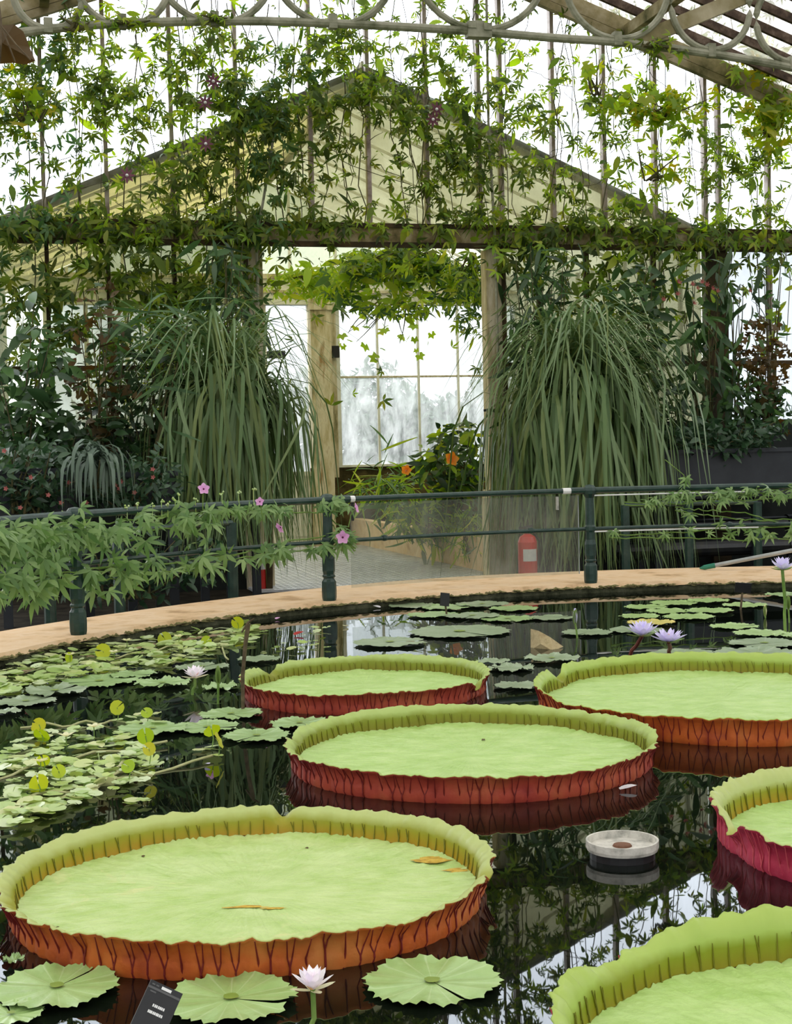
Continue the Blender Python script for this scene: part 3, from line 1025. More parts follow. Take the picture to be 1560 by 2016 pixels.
fl_green = pad_floor_mat('platter_floor_green', (0.32, 0.50, 0.115), (0.43, 0.60, 0.20), (0.52, 0.60, 0.20), 0.68)
fl_old = pad_floor_mat('platter_floor_aging_green', (0.36, 0.52, 0.13), (0.48, 0.61, 0.23), (0.62, 0.62, 0.27), 0.60)
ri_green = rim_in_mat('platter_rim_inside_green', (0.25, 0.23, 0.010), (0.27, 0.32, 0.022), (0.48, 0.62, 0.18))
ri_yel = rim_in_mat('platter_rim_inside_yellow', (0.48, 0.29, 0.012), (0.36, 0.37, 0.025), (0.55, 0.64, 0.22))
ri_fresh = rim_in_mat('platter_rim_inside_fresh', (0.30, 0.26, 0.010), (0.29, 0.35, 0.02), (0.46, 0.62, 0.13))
ro_crim = solid('platter_underside_crimson', [(0.26, 0.025, 0.022), (0.38, 0.06, 0.03), (0.42, 0.11, 0.04)], 3.5, 0.5, 0.35, 0.25)
ro_oran = solid('platter_underside_orange', [(0.28, 0.04, 0.015), (0.50, 0.11, 0.018), (0.52, 0.18, 0.04)], 3.5, 0.5, 0.35, 0.25)
ro_pink = solid('platter_underside_pink', [(0.36, 0.02, 0.05), (0.48, 0.04, 0.085), (0.50, 0.08, 0.11)], 4.5, 0.5, 0.35, 0.3)
vein_dark = solid('dark_red_vein', [(0.13, 0.012, 0.010), (0.19, 0.02, 0.016)], 9.0, 0.5, 0.3)
vein_pink = solid('pink_vein', [(0.50, 0.06, 0.09), (0.58, 0.10, 0.12)], 9.0, 0.5, 0.3)
vein_olive = solid('olive_vein', [(0.13, 0.13, 0.010), (0.19, 0.18, 0.015)], 9.0, 0.5, 0.3)
scar_mat = solid('brown_withered_patch', [(0.25, 0.13, 0.02), (0.55, 0.36, 0.05), (0.62, 0.46, 0.10)], 30.0, 0.7, 0.2, 0.3)
litter_mat = solid('dark_leaf_litter', [(0.05, 0.03, 0.015), (0.12, 0.08, 0.03)], 20.0, 0.8, 0.2)


def platter(cx, cy, D0, D1, label, mats, seed, hgt=0.14, notch=(), left_px=None, wavy=0.045, scars=(), sx=1.0):
    """cx: pixel column of the centre; D0, D1 near/far distance of the lip"""
    fm, im, om, vm = mats
    r_ = np.random.default_rng(seed)
    D = (D0 + D1) / 2
    LIP = 0.062
    RL = (D1 - D0) / 2
    R = RL - LIP
    X = (cx - 780) / FPX * D
    c = np.array([X, D, 0.0])
    root = thing('giant_water_lily_pad', label, 'lily pad', c, 'giant rimmed water lily pads')
    n = 400
    A = np.arange(n) * 2 * math.pi / n
    ph = r_.uniform(0, 6.28, 8)
    hm = 1 + wavy * np.sin(A * 3 + ph[0]) + wavy * 0.6 * np.sin(A * 7 + ph[1]) + 0.025 * np.sin(A * 23 + ph[2]) + 0.02 * np.sin(A * 41 + ph[3]) + 0.02 * np.sin(A * 77 + ph[7]) + r_.normal(0, 0.018, n)
    sq = np.zeros(n)
    for na, nw, ndp in notch:
        dA = np.abs((A - math.radians(na) + math.pi) % (2 * math.pi) - math.pi)
        hm *= 1 - ndp * np.exp(-(dA / math.radians(nw)) ** 2)
        sq += 0.10 * ndp * np.exp(-(dA / math.radians(nw * 1.3)) ** 2)
    rad = 1 + 0.015 * np.sin(A * 2 + ph[4]) + 0.008 * np.sin(A * 5 + ph[5]) + 0.003 * np.sin(A * 60)
    rad = rad - sq * 0.35
    ca, sa = np.cos(A) * sx, np.sin(A)
    M = Matrix.Translation(Vector(c.tolist()))

    def ring(rr, zz):
        return np.stack([ca * rr, sa * rr, np.broadcast_to(zz, (n,))], 1)
    # floor
    fb = MB()
    rads = np.linspace(0.06, 1.0, 14)
    vs = [np.array([[0, 0, 0.028]])]
    for q in rads:
        z = 0.022 + 0.004 * np.sin(A * 9 + q * 14 + ph[6]) * q + 0.003 * r_.normal(0, 1, n) * q + (0.006 if q == 1.0 else 0)
        vs.append(ring(R * rad * q, z))
    fs = [(0, k + 1, (k + 1) % n + 1) for k in range(n)]
    for i in range(len(rads) - 1):
        for k in range(n):
            k2 = (k + 1) % n
            fs.append((1 + i * n + k, 1 + (i + 1) * n + k, 1 + (i + 1) * n + k2, 1 + i * n + k2))
    fb.add(np.concatenate(vs), fs)
    link('leaf_floor', fb.mesh('leaf_floor', True), fm, root, M)
    # rim: inner wall, lip and outer wall in one skin
    rb = MB()
    sc = 0.004 * np.abs(np.sin(A * 40))
    prof_in = [(0.0, 0.02), (0.006, 0.045), (0.008, 0.075), (0.013, 0.098), (0.026, 0.118), (0.044, 0.131), (LIP - 0.004, 0.139)]
    prof_out = [(LIP, 0.135), (0.048, 0.122), (0.034, 0.105), (0.026, 0.08), (0.026, 0.05), (0.028, 0.015), (0.0, -0.03)]
    K = hgt / 0.14
    vs = []
    for dr, z in prof_in:
        lipw = (0.006 * np.sin(A * 53 + ph[6]) + 0.005 * np.sin(A * 31 + ph[5]) + 0.0025 * np.sin(A * 120)) * (dr / LIP) ** 2
        vs.append(ring(R * rad + dr + lipw, (z - 0.02) * K * hm + 0.022))
    for dr, z in prof_out:
        lipw = (0.006 * np.sin(A * 53 + ph[6]) + 0.005 * np.sin(A * 31 + ph[5]) + 0.0025 * np.sin(A * 120)) * (dr / LIP) ** 2 if z > 0.1 else 0
        vs.append(ring(R * rad + dr + lipw + sc * (1.5 if z < 0.12 else 0.3), ((z - 0.02) * K * hm + 0.022) if z > 0.02 else z))
    npf = len(vs)
    fs, ms = [], []
    for i in range(npf - 1):
        for k in range(n):
            k2 = (k + 1) % n
            fs.append((i * n + k, i * n + k2, (i + 1) * n + k2, (i + 1) * n + k))
            ms.append(0 if i < len(prof_in) else 1)
    rb.v, rb.f, rb.m, rb.n = [np.concatenate(vs)], fs, ms, n * npf
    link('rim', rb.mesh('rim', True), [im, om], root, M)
    # veins standing proud of the rim, forked like a Y
    def at(a, prof, t, off):
        i = (a % (2 * math.pi)) / (2 * math.pi) * n
        i0 = int(i) % n
        w = i - int(i)
        h_ = hm[i0] * (1 - w) + hm[(i0 + 1) % n] * w
        r0 = R * (rad[i0] * (1 - w) + rad[(i0 + 1) % n] * w)
        zs = [p[1] for p in prof]
        z = zs[0] + (zs[-1] - zs[0]) * t
        dr = np.interp(z, zs if zs[0] < zs[-1] else zs[::-1], [p[0] for p in (prof if zs[0] < zs[-1] else prof[::-1])])
        zz = (z - 0.02) * K * h_ + 0.022 if z > 0.02 else z
        return np.array([math.cos(a) * sx * (r0 + dr + off), math.sin(a) * (r0 + dr + off), zz])
    vb, vi = MB(), MB()
    pO = prof_out[::-1]
    nv = int(2 * math.pi * R / 0.052)
    for k in range(nv):
        a = (k + r_.uniform(-0.13, 0.13)) * 2 * math.pi / nv
        fork = r_.uniform(0.3, 0.6)
        da = r_.uniform(0.010, 0.020)
        j = r_.normal(0, 0.004)
        if r_.uniform() < 0.55:
            vb.tube([at(a, pO, t, 0.006) for t in (0.12, 0.3, fork)], [0.0045, 0.0036, 0.003], 4)
            for sg in (-1, 1):
                vb.tube([at(a + sg * da * q, pO, t, 0.005) for t, q in ((fork, 0), (fork + 0.2, 0.8), (0.97, 1.3))], [0.003, 0.0025, 0.0018], 4)
        else:
            vb.tube([at(a + j * q, pO, t, 0.006) for t, q in ((0.12, 0), (0.5, 1), (0.97, -1))], [0.0045, 0.0034, 0.0018], 4)
        if True:
            b = a + r_.uniform(-0.006, 0.006)
            vi.tube([at(b, prof_in, t, -0.003) for t in (0.04, 0.3, 0.55)], [0.0028, 0.0022, 0.001], 4)
            if r_.uniform() < 0.35:
                vi.tube([at(b + q, prof_in, t, -0.003) for t, q in ((0.2, 0), (0.4, 0.008), (0.58, 0.016))], [0.003, 0.002, 0.0015], 4)
    o = link('vein_network', vb, vm, root, M)
    o['kind'] = 'stuff'
    o = link('vein_network', vi, vein_olive, root, M)
    o['kind'] = 'stuff'
    for (px, py, rw, rh, mt) in scars:
        q = onz(px, py, 0.027)
        kk = 14
        vv = [[0, 0, 0.001]] + [[rw * math.cos(t) * r_.uniform(0.45, 1.2), rh * math.sin(t) * r_.uniform(0.45, 1.2), -0.002] for t in np.arange(kk) * 2 * math.pi / kk]
        link('withered_patch', MB().add(np.array(vv), [(0, i + 1, (i + 1) % kk + 1) for i in range(kk)]), mt, root, Matrix.Translation(Vector(q.tolist())))
    return root, c, R


K1 = FPX * (CAMH - 0.125)
hz = lambda x: 890 - (x - 780) * math.tan(math.radians(1.3))
PADS = {}
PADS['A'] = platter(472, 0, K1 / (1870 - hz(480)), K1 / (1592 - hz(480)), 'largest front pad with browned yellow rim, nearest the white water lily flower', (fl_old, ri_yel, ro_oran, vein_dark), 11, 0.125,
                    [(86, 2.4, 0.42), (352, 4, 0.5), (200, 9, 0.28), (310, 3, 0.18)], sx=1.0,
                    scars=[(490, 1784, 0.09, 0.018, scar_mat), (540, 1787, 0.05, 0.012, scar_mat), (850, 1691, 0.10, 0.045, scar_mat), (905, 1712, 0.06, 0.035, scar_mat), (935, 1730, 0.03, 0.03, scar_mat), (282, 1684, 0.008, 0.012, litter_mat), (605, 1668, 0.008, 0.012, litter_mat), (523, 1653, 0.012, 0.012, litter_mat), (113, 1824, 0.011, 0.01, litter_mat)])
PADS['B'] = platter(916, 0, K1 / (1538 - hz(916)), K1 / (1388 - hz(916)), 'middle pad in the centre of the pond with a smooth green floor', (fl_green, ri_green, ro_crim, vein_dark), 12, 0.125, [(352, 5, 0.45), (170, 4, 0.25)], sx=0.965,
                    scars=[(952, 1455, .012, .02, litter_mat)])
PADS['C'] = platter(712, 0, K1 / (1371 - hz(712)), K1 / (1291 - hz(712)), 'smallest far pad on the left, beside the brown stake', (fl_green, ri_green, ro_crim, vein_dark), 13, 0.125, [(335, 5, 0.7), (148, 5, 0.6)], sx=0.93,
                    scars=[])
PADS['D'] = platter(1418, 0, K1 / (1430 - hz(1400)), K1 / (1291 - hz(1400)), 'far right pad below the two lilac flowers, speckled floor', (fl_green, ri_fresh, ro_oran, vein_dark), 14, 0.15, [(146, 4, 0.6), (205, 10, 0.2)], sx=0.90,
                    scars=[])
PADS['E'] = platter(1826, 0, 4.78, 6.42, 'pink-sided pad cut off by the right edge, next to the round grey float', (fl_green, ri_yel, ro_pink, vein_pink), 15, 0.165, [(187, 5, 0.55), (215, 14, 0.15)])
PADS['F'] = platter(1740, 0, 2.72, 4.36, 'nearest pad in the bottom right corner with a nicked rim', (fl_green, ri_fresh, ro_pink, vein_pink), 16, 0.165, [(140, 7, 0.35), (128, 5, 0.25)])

# ------------------------------------------------------------------ TOOTHED LILY PADS


def lily_mat(name, base, pale, center):
    m, t, out = newmat(name)
    p = nd(t, 'ShaderNodeBsdfPrincipled', Roughness=0.35)
    p.inputs['Specular IOR Level'].default_value = 0.55
    tc = t.nodes.new('ShaderNodeTexCoord')
    gr = nd(t, 'ShaderNodeTexGradient', gradient_type='RADIAL')
    t.links.new(tc.outputs['Object'], gr.inputs[0])
    mu = nd(t, 'ShaderNodeMath', operation='MULTIPLY')
    mu.inputs[1].default_value = 2 * math.pi * 17
    t.links.new(gr.outputs['Fac'], mu.inputs[0])
    co = nd(t, 'ShaderNodeMath', operation='COSINE')
    t.links.new(mu.outputs[0], co.inputs[0])
    pw = ramp(t, co.outputs[0], [(0.9, (0, 0, 0)), (1.0, (0.7, 0.7, 0.7))])
    c = ramp(t, noise(t, 7, 5, 0.6), [(0.3, base), (0.7, pale)])
    mx = nd(t, 'ShaderNodeMixRGB')
    t.links.new(pw, mx.inputs[0])
    t.links.new(c, mx.inputs[1])
    mx.inputs[2].default_value = (*center, 1)
    t.links.new(mx.outputs[0], p.inputs['Base Color'])
    t.links.new(bump(t, noise(t, 14, 4), 0.25, 0.02), p.inputs['Normal'])
    t.links.new(p.outputs[0], out.inputs[0])
    return m


lp_green = lily_mat('lily_pad_fresh_green', (0.26, 0.41, 0.12), (0.36, 0.51, 0.19), (0.44, 0.57, 0.27))
lp_grey = lily_mat('lily_pad_grey_green', (0.17, 0.25, 0.12), (0.27, 0.34, 0.20), (0.36, 0.42, 0.28))
lp_deep = lily_mat('lily_pad_mid_green', (0.20, 0.33, 0.10), (0.30, 0.44, 0.17), (0.40, 0.52, 0.26))
lp_yel = lily_mat('lily_pad_yellowing', (0.52, 0.50, 0.10), (0.66, 0.52, 0.14), (0.5, 0.56, 0.2))
lp_dot = solid('lily_pad_olive_centre', [(0.16, 0.24, 0.03), (0.24, 0.32, 0.05)], 12, 0.5, 0.3)


def lily_pad(px, py, hw, mat, label, seed, wavy=0.010, teeth=34, lift=0.006, group='toothed water lily pads'):
    r_ = np.random.default_rng(seed)
    c = onz(px, py, lift)
    R = hw * np.linalg.norm(c[:2]) / FPX
    root = thing('water_lily_pad', label, 'lily pad', c, group)
    n = teeth * 3
    sa0 = r_.uniform(0, 2 * math.pi)
    V = [[0, 0, 0.004]]
    rings = (0.12, 0.4, 0.7, 0.9, 1.0)
    A = sa0 + 0.05 + (2 * math.pi - 0.1) * np.arange(n + 1) / n
    pz = r_.uniform(0, 6.28, 4)
    for q in rings:
        for k, a in enumerate(A):
            e = 1.0
            if q == 1.0:
                e = 1.0 + (0.045 if k % 3 == 0 else -0.02) * r_.uniform(0.5, 1.4)
            edge = (A[-1] - a) / 0.14 if a > A[-1] - 0.14 else ((a - A[0]) / 0.14 if a < A[0] + 0.14 else 1)
            e *= 0.9 + 0.1 * edge if q > 0.8 else 1
            z = 0.004 + wavy * q * q * (np.sin(a * 5 + pz[0]) * 0.6 + np.sin(a * 11 + pz[1]) * 0.5 + 0.5) + (wavy * 0.9 * r_.uniform(-0.2, 1) if q == 1.0 else 0)
            V.append([R * q * e * math.cos(a), R * q * e * math.sin(a), z])
    f = [(0, k + 1, k + 2) for k in range(n)]
    for i in range(len(rings) - 1):
        for k in range(n):
            a = 1 + i * (n + 1) + k
            f.append((a, a + n + 1, a + n + 2, a + 1))
    M = Matrix.Translation(Vector(c.tolist()))
    link('leaf_blade', MB().add(np.array(V), f).mesh('leaf_blade', True), mat, root, M)
    if hw > 50:
        k = 12
        dv = [[R * 0.13 * math.cos(t) * r_.uniform(.8, 1.1), R * 0.13 * math.sin(t) * r_.uniform(.8, 1.1), 0.011] for t in np.arange(k) * 2 * math.pi / k]
        link('leaf_centre', MB().add(np.array(dv), [tuple(range(k))]), lp_dot, root, M)
    return root


LP = [
    # front row
    (852, 1935, 136, lp_green, 'large pale toothed pad lying alone right of the white lily flower'),
    (455, 1968, 130, lp_green, 'large pale toothed pad between the black name tag and the white lily flower'),
    (112, 1945, 118, lp_green, 'large pale toothed pad left of the black name tag'),
    (22, 2000, 62, lp_green, 'pale pad cut off by the bottom left corner of the picture'),
    # left middle
    (455, 1407, 62, lp_deep, 'pad with olive centre just left of the smallest giant pad'),
    (300, 1436, 66, lp_deep, 'flat pad at the right end of the floating leaf mat'),
    (408, 1433, 64, lp_deep, 'pad between the floating leaf mat and the middle giant pad, with a folded edge'),
    (505, 1450, 66, lp_deep, 'pad touching the left side of the middle giant pad'),
    (590, 1425, 58, lp_deep, 'pad tucked between the two giant pads at their left'),
    (196, 1342, 74, lp_deep, 'wide pad at the near edge of the long leaf strip'),
    (262, 1329, 46, lp_deep, 'pad overlapped on the near edge of the long leaf strip'),
    (108, 1361, 62, lp_grey, 'grey green pad left of the curled pads, third from the left edge'),
    (50, 1382, 58, lp_grey, 'grey green pad second from the left edge of the pond view'),
    (12, 1402, 30, lp_grey, 'small grey green pad cut off at the left edge'),
    (320, 1346, 54, lp_deep, 'curled pad left of the white flower that is mirrored in the water'),
    (434, 1354, 36, lp_deep, 'small curled pad under the green lily bud'),
    (398, 1314, 52, lp_grey, 'grey pad behind the white flower that is mirrored in the water'),
    (510, 1298, 42, lp_grey, 'grey pad behind the brown stake'),
    # far middle
    (812, 1193, 46, lp_grey, 'far grey pad at the left end of the patch by the black label'),
    (880, 1196, 50, lp_deep, 'far pad right under the black label on its stake'),
    (950, 1190, 52, lp_grey, 'far pad in the rearmost row right of the black label'),
    (1012, 1199, 48, lp_deep, 'far pad at the right end of the patch by the black label'),
    (852, 1211, 50, lp_deep, 'far pad at the front left of the patch by the black label'),
    (930, 1213, 54, lp_grey, 'far pad at the front centre of the patch by the black label'),
    (1000, 1219, 52, lp_deep, 'far pad at the front right of the patch by the black label'),
    (905, 1244, 100, lp_grey, 'broad grey pad lying in the bright reflection of the doorway'),
    (768, 1265, 72, lp_grey, 'thin-edged pad floating in the white window reflection'),
    (1085, 1217, 44, lp_grey, 'brownish pad left of the lilac bud'),
    (1156, 1246, 50, lp_grey, 'grey pad directly under the lilac bud'),
    (1087, 1297, 54, lp_grey, 'ruffled grey pad in front of the folded brown leaf'),
    (1005, 1317, 46, lp_grey, 'ruffled grey pad right behind the smallest giant pad'),
    (1016, 1351, 44, lp_grey, 'low grey pad between the smallest giant pad and the far right one'),
    (972, 1303, 34, lp_grey, 'little grey pad at the back of the smallest giant pad'),
    # far right
    (1272, 1196, 42, lp_green, 'pale round pad at the left of the far right cluster'),
    (1327, 1188, 46, lp_green, 'pale round pad at the back of the far right cluster'),
    (1395, 1183, 40, lp_green, 'pale round pad furthest back on the right, near the kerb'),
    (1467, 1192, 42, lp_green, 'pale round pad around the stake of the right hand label'),
    (1318, 1204, 44, lp_green, 'pale pad in the middle of the far right cluster'),
    (1397, 1203, 46, lp_green, 'pale pad at the right of the far right cluster'),
    (1260, 1214, 40, lp_green, 'pale pad at the front left of the far right cluster'),
    (1356, 1215, 50, lp_green, 'pale pad at the front of the far right cluster'),
    (1282, 1226, 46, lp_yel, 'yellowing pad behind the two lilac flowers'),
    (1446, 1234, 46, lp_green, 'pale smooth pad right of the lilac flowers'),
    (1496, 1247, 50, lp_green, 'pale smooth pad further right beyond the lilac flowers'),
    (1552, 1251, 30, lp_green, 'pale pad cut by the right edge below the tall lilac flower'),
    (1506, 1267, 68, lp_grey, 'wavy grey pad behind the far right giant pad'),
    (1492, 1288, 82, lp_grey, 'ruffled grey pad touching the back of the far right giant pad'),
    (1345, 1288, 64, lp_grey, 'grey pad peeping over the far right giant pad below the lilac flowers'),
    (1254, 1241, 54, lp_grey, 'wavy grey pad between the lilac bud and the lilac flowers'),
    (1545, 1171, 36, lp_deep, 'far pad at the right edge behind the tall lilac flower'),
    (28, 1892, 21, lp_deep, 'small oval leaf at the left edge below the largest front pad'),
]
for i, (x, y, hw, mt, lb) in enumerate(LP):
    curl = 0.008 if mt is not lp_grey else 0.007
    if 'curled' in lb or 'ruffled' in lb:
        curl = 0.013
    lily_pad(x, y, hw, mt, lb, 100 + i, curl * (1 if y > 1300 else 0.8), lift=0.005 + 0.004 * (i % 3))

# ------------------------------------------------------------------ WATER LILY FLOWERS


def T_petal(L, Wd, cup=0.25):
    v, f = [], []
    seg = 5
    for i in range(seg + 1):
        t = i / seg
        w = Wd / 2 * max(0.12, math.sin(math.pi * (0.12 + 0.86 * t)) ** 0.7) if t < 1 else 0.001
        z = cup * L * t * t
        v += [(L * t, -w, z + w * 0.35), (L * t, 0, z), (L * t, w, z + w * 0.35)]
    for i in range(seg):
        a = i * 3
        for j in (0, 1):
            f += [(a + j, a + j + 3, a + j + 4), (a + j, a + j + 4, a + j + 1)]
    return np.array(v), np.array(f)


def rot_petal(az, el):
    ca, sa, ce, se = math.cos(az), math.sin(az), math.cos(el), math.sin(el)
    x = np.array([ca * ce, sa * ce, se])
    y = np.array([-sa, ca, 0])
    z = np.cross(x, y)
    return np.stack([x, y, z], 1)


def water_lily(px, py, bx, by, wpx, label, pmat, seed, open_=0.6, stem_mat_=None, sepal=True, D=None):
    """flower centre pixel, foot of the stem on the water (pixel), width in pixels"""
    r_ = np.random.default_rng(seed)
    foot = onz(bx, by, 0.0)
    Dd = D or foot[1]
    rr = ray(px, py)
    top = CAM + rr * (Dd / rr[1])
    L = wpx / 2 * Dd / FPX
    root = thing('water_lily_flower', label, 'flower', foot, 'water lily flowers')
    mid = (foot + top) / 2 + np.array([0.01, 0, 0.0])
    link('stem', MB().tube([foot - [0, 0, .05], foot * .7 + top * .3, mid, top], 0.0062 * L / 0.06, 7), stem_mat_ or green_stem, root)
    T1 = T_petal(1, 0.36, 0.18)
    me = tmesh(T1, pmat)
    for ring_, (cnt, el, sc) in enumerate(((8, open_ * 0.45, 1.0), (8, open_ * 0.95, 0.93), (6, open_ * 1.5, 0.8))):
        for k in range(cnt):
            az = 2 * math.pi * (k + 0.5 * ring_) / cnt + r_.normal(0, 0.08)
            link('petal', me, None, root, M4(rot_petal(az, el + r_.normal(0, 0.06)) * L * sc, top))
    if sepal:
        ms = tmesh(T1, pt_sepal if pmat is not pt_white else pt_cream)
        for k in range(4):
            link('sepal', ms, None, root, M4(rot_petal(k * math.pi / 2 + 0.4, open_ * 0.15 - 0.1) * L * 0.95, top - [0, 0, 0.004]))
    st = MB()
    for k in range(26):
        az, el = r_.uniform(0, 6.28), r_.uniform(0.6, 1.45)
        d = rot_petal(az, el)[:, 0]
        st.tube([top, top + d * L * 0.25, top + d * L * r_.uniform(0.34, 0.46)], [0.05 * L, 0.035 * L, 0.012 * L], 4)
    o = link('stamens', st, stamen_mat, root)
    o['kind'] = 'stuff'
    return root


water_lily(1265, 1252, 1236, 1292, 78, 'left one of the pair of open lilac water lilies', pt_lilac, 1, 0.75, stem_mat_=solid('red_brown_stem', [(0.12, 0.03, 0.02), (0.2, 0.05, 0.03)], 9, 0.5, 0.3), D=10.6)
water_lily(1317, 1264, 1318, 1288, 80, 'right one of the pair of open lilac water lilies, golden centre showing', pt_lilac, 2, 0.5, stem_mat_=MATS['red_brown_stem'], D=10.7)
water_lily(1541, 1122, 1547, 1246, 62, 'tall lilac water lily on a long green stem at the right edge', pt_lilac, 3, 0.9)
water_lily(616, 1948, 606, 2062, 104, 'white water lily flower standing in front of the largest giant pad', pt_white, 4, 1.0)
water_lily(384, 1334, 378, 1368, 60, 'white water lily flower mirrored in the dark water at left', pt_white, 5, 0.85)


def lily_bud(px, py, bx, by, hpx, label, mat, seed):
    foot = onz(bx, by, 0.0)
    rr = ray(px, py)
    top = CAM + rr * (foot[1] / rr[1])
    L = hpx * foot[1] / FPX
    root = thing('water_lily_bud', label, 'flower bud', foot)
    link('stem', MB().tube([foot - [0, 0, .05], (foot + top) / 2, top], 0.008, 7), green_stem, root)
    T1 = T_petal(1, 0.34, 0.05)
    for k in range(4):
        link('sepal', tmesh(T1, pt_sepal), None, root, M4(rot_petal(k * math.pi / 2 + .2, 1.38) * L, top))
    for k in range(5):
        link('petal', tmesh(T1, mat), None, root, M4(rot_petal(k * 2 * math.pi / 5, 1.45) * L * 0.98, top + [0, 0, L * 0.06]))


lily_bud(1133, 1228, 1138, 1256, 30, 'closed lilac bud on a brown stem above a grey pad', pt_lilac, 1)
lily_bud(430, 1345, 429, 1386, 34, 'pointed green bud on a straight stem at left', pt_sepal, 2)
lily_bud(1507, 1213, 1508, 1216, 22, 'short pale green bud right of the label stake', pt_cream, 3)
lily_bud(1553, 1200, 1555, 1226, 26, 'green bud beside the stem of the tall lilac flower', pt_sepal, 4)

# ------------------------------------------------------------------ FLOATING LEAF MATS


def floating_mat(label, poly, n, size, seed, upright=0, runners=(), blooms=()):
    r_ = np.random.default_rng(seed)
    poly = np.array(poly, float)

    def inside(x, y):
        c = False
        j = len(poly) - 1
        for i in range(len(poly)):
            if (poly[i, 1] > y) != (poly[j, 1] > y) and x < (poly[j, 0] - poly[i, 0]) * (y - poly[i, 1]) / (poly[j, 1] - poly[i, 1]) + poly[i, 0]:
                c = not c
            j = i
        return c
    P = []
    lo, hi = poly.min(0), poly.max(0)
    while len(P) < n:
        x, y = r_.uniform(lo, hi)
        if inside(x, y):
            P.append((x, y))
    ctr = onz(*poly.mean(0), 0)
    root = thing('floating_heart_plant', label, 'water plant', ctr, 'floating heart mats')
    pts = np.array([onz(x, y, 0.006 + r_.uniform(0, 0.03)) for x, y in P])
    fw = np.stack([r_.normal(0, 1, n), r_.normal(0, 1, n), r_.normal(0, 0.10, n)], 1)
    nm = np.stack([r_.normal(0, 0.16, n), r_.normal(0, 0.16, n), np.ones(n)], 1)
    foliage(root, pts, frames(fw, nm), size * r_.uniform(0.55, 1.25, n), ROUND, [lf_float], limit=300)
    if upright:
        idx = r_.integers(0, n, upright)
        up = pts[idx] + np.stack([np.zeros(upright), np.zeros(upright), r_.uniform(0.02, 0.09, upright)], 1)
        fw = np.stack([r_.normal(0, 1, upright), r_.normal(0, .4, upright), r_.uniform(0.2, 1.2, upright)], 1)
        nm = np.stack([r_.normal(0, 0.3, upright), -np.ones(upright), r_.uniform(0.2, 1.0, upright)], 1)
        foliage(root, up, frames(fw, nm), size * r_.uniform(0.7, 1.1, upright), ROUND, [lf_upright])
        for q, p in zip(idx, up):
            link('leaf_stalk', MB().tube([pts[q] - [0, 0, .01], (pts[q] + p) / 2 + [.008, 0, 0], p], 0.003, 5), green_stem, root)
    for ln in runners:
        q = [onz(x, y, 0.012) for x, y in ln]
        tt = np.linspace(0, len(q) - 1, 14)
        q = np.array([[np.interp(t, range(len(q)), [a[k] for a in q]) for k in range(3)] for t in tt])
        q[:, 2] += 0.012 * np.sin(np.arange(14) * 1.3 + seed)
        q[:, 1] += 0.02 * np.sin(np.arange(14) * 0.9)
        link('runner', MB().tube(q, 0.007, 6), solid('pale_runner_%d' % len(MATS), [(0.30, 0.34, 0.12), (0.48, 0.46, 0.24)], 9, 0.5, 0.3), root)
    for bx, by in blooms:
        c = onz(bx, by, 0.07)
        for k in range(5):
            link('blossom_petal', tmesh(BP, pt_cream), None, root, M4(rot_petal(k * 1.2566 + bx, 0.25) * 0.05, c))
        link('blossom_stalk', MB().tube([c - [0, 0, .07], c], 0.003, 5), green_stem, root)
    return root


BP = T_petal(1, 0.6, 0.1)
floating_mat('long strip of small lime floating leaves following the kerb at left', [(30, 1305), (110, 1268), (260, 1258), (370, 1240), (480, 1222), (530, 1238), (520, 1262), (430, 1282), (370, 1302), (250, 1318), (150, 1330), (60, 1352), (0, 1368), (0, 1322)], 330, 0.118, 3,
             upright=5, runners=[[(380, 1290), (430, 1265), (450, 1300)], [(200, 1300), (400, 1262)]], blooms=[(250, 1262), (193, 1250), (352, 1254), (225, 1285), (138, 1290)])
floating_mat('mat of pale floating leaves tangled with runners above the largest front pad', [(0, 1478), (70, 1440), (150, 1432), (210, 1425), (300, 1470), (320, 1490), (280, 1540), (210, 1560), (120, 1590), (40, 1620), (0, 1640)], 300, 0.09, 4,
             upright=9, runners=[[(0, 1605), (120, 1568), (240, 1535), (420, 1490)], [(0, 1530), (90, 1505), (200, 1482), (330, 1462)], [(0, 1590), (150, 1545), (240, 1510)], [(60, 1600), (200, 1545), (245, 1500)], [(20, 1572), (140, 1560), (250, 1520), (300, 1530)], [(40, 1430), (150, 1425), (230, 1420)]], blooms=[(185, 1432), (130, 1450), (80, 1500)])
floating_mat('loose sprig of floating leaves in front of the pad at the mat end', [(215, 1412), (300, 1398), (325, 1410), (320, 1424), (230, 1425)], 12, 0.085, 5, upright=2)
floating_mat('few yellowish floating leaves adrift right of the mat', [(360, 1470), (425, 1466), (445, 1480), (430, 1492), (370, 1492)], 5, 0.10, 6, upright=2)
floating_mat('pair of pale floating leaves adrift below the mat', [(240, 1575), (285, 1568), (290, 1580), (250, 1586)], 3, 0.085, 8)
floating_mat('scatter of tiny floating leaves in the bright reflection left of the middle post', [(500, 1245), (650, 1230), (655, 1275), (520, 1288)], 26, 0.07, 9)

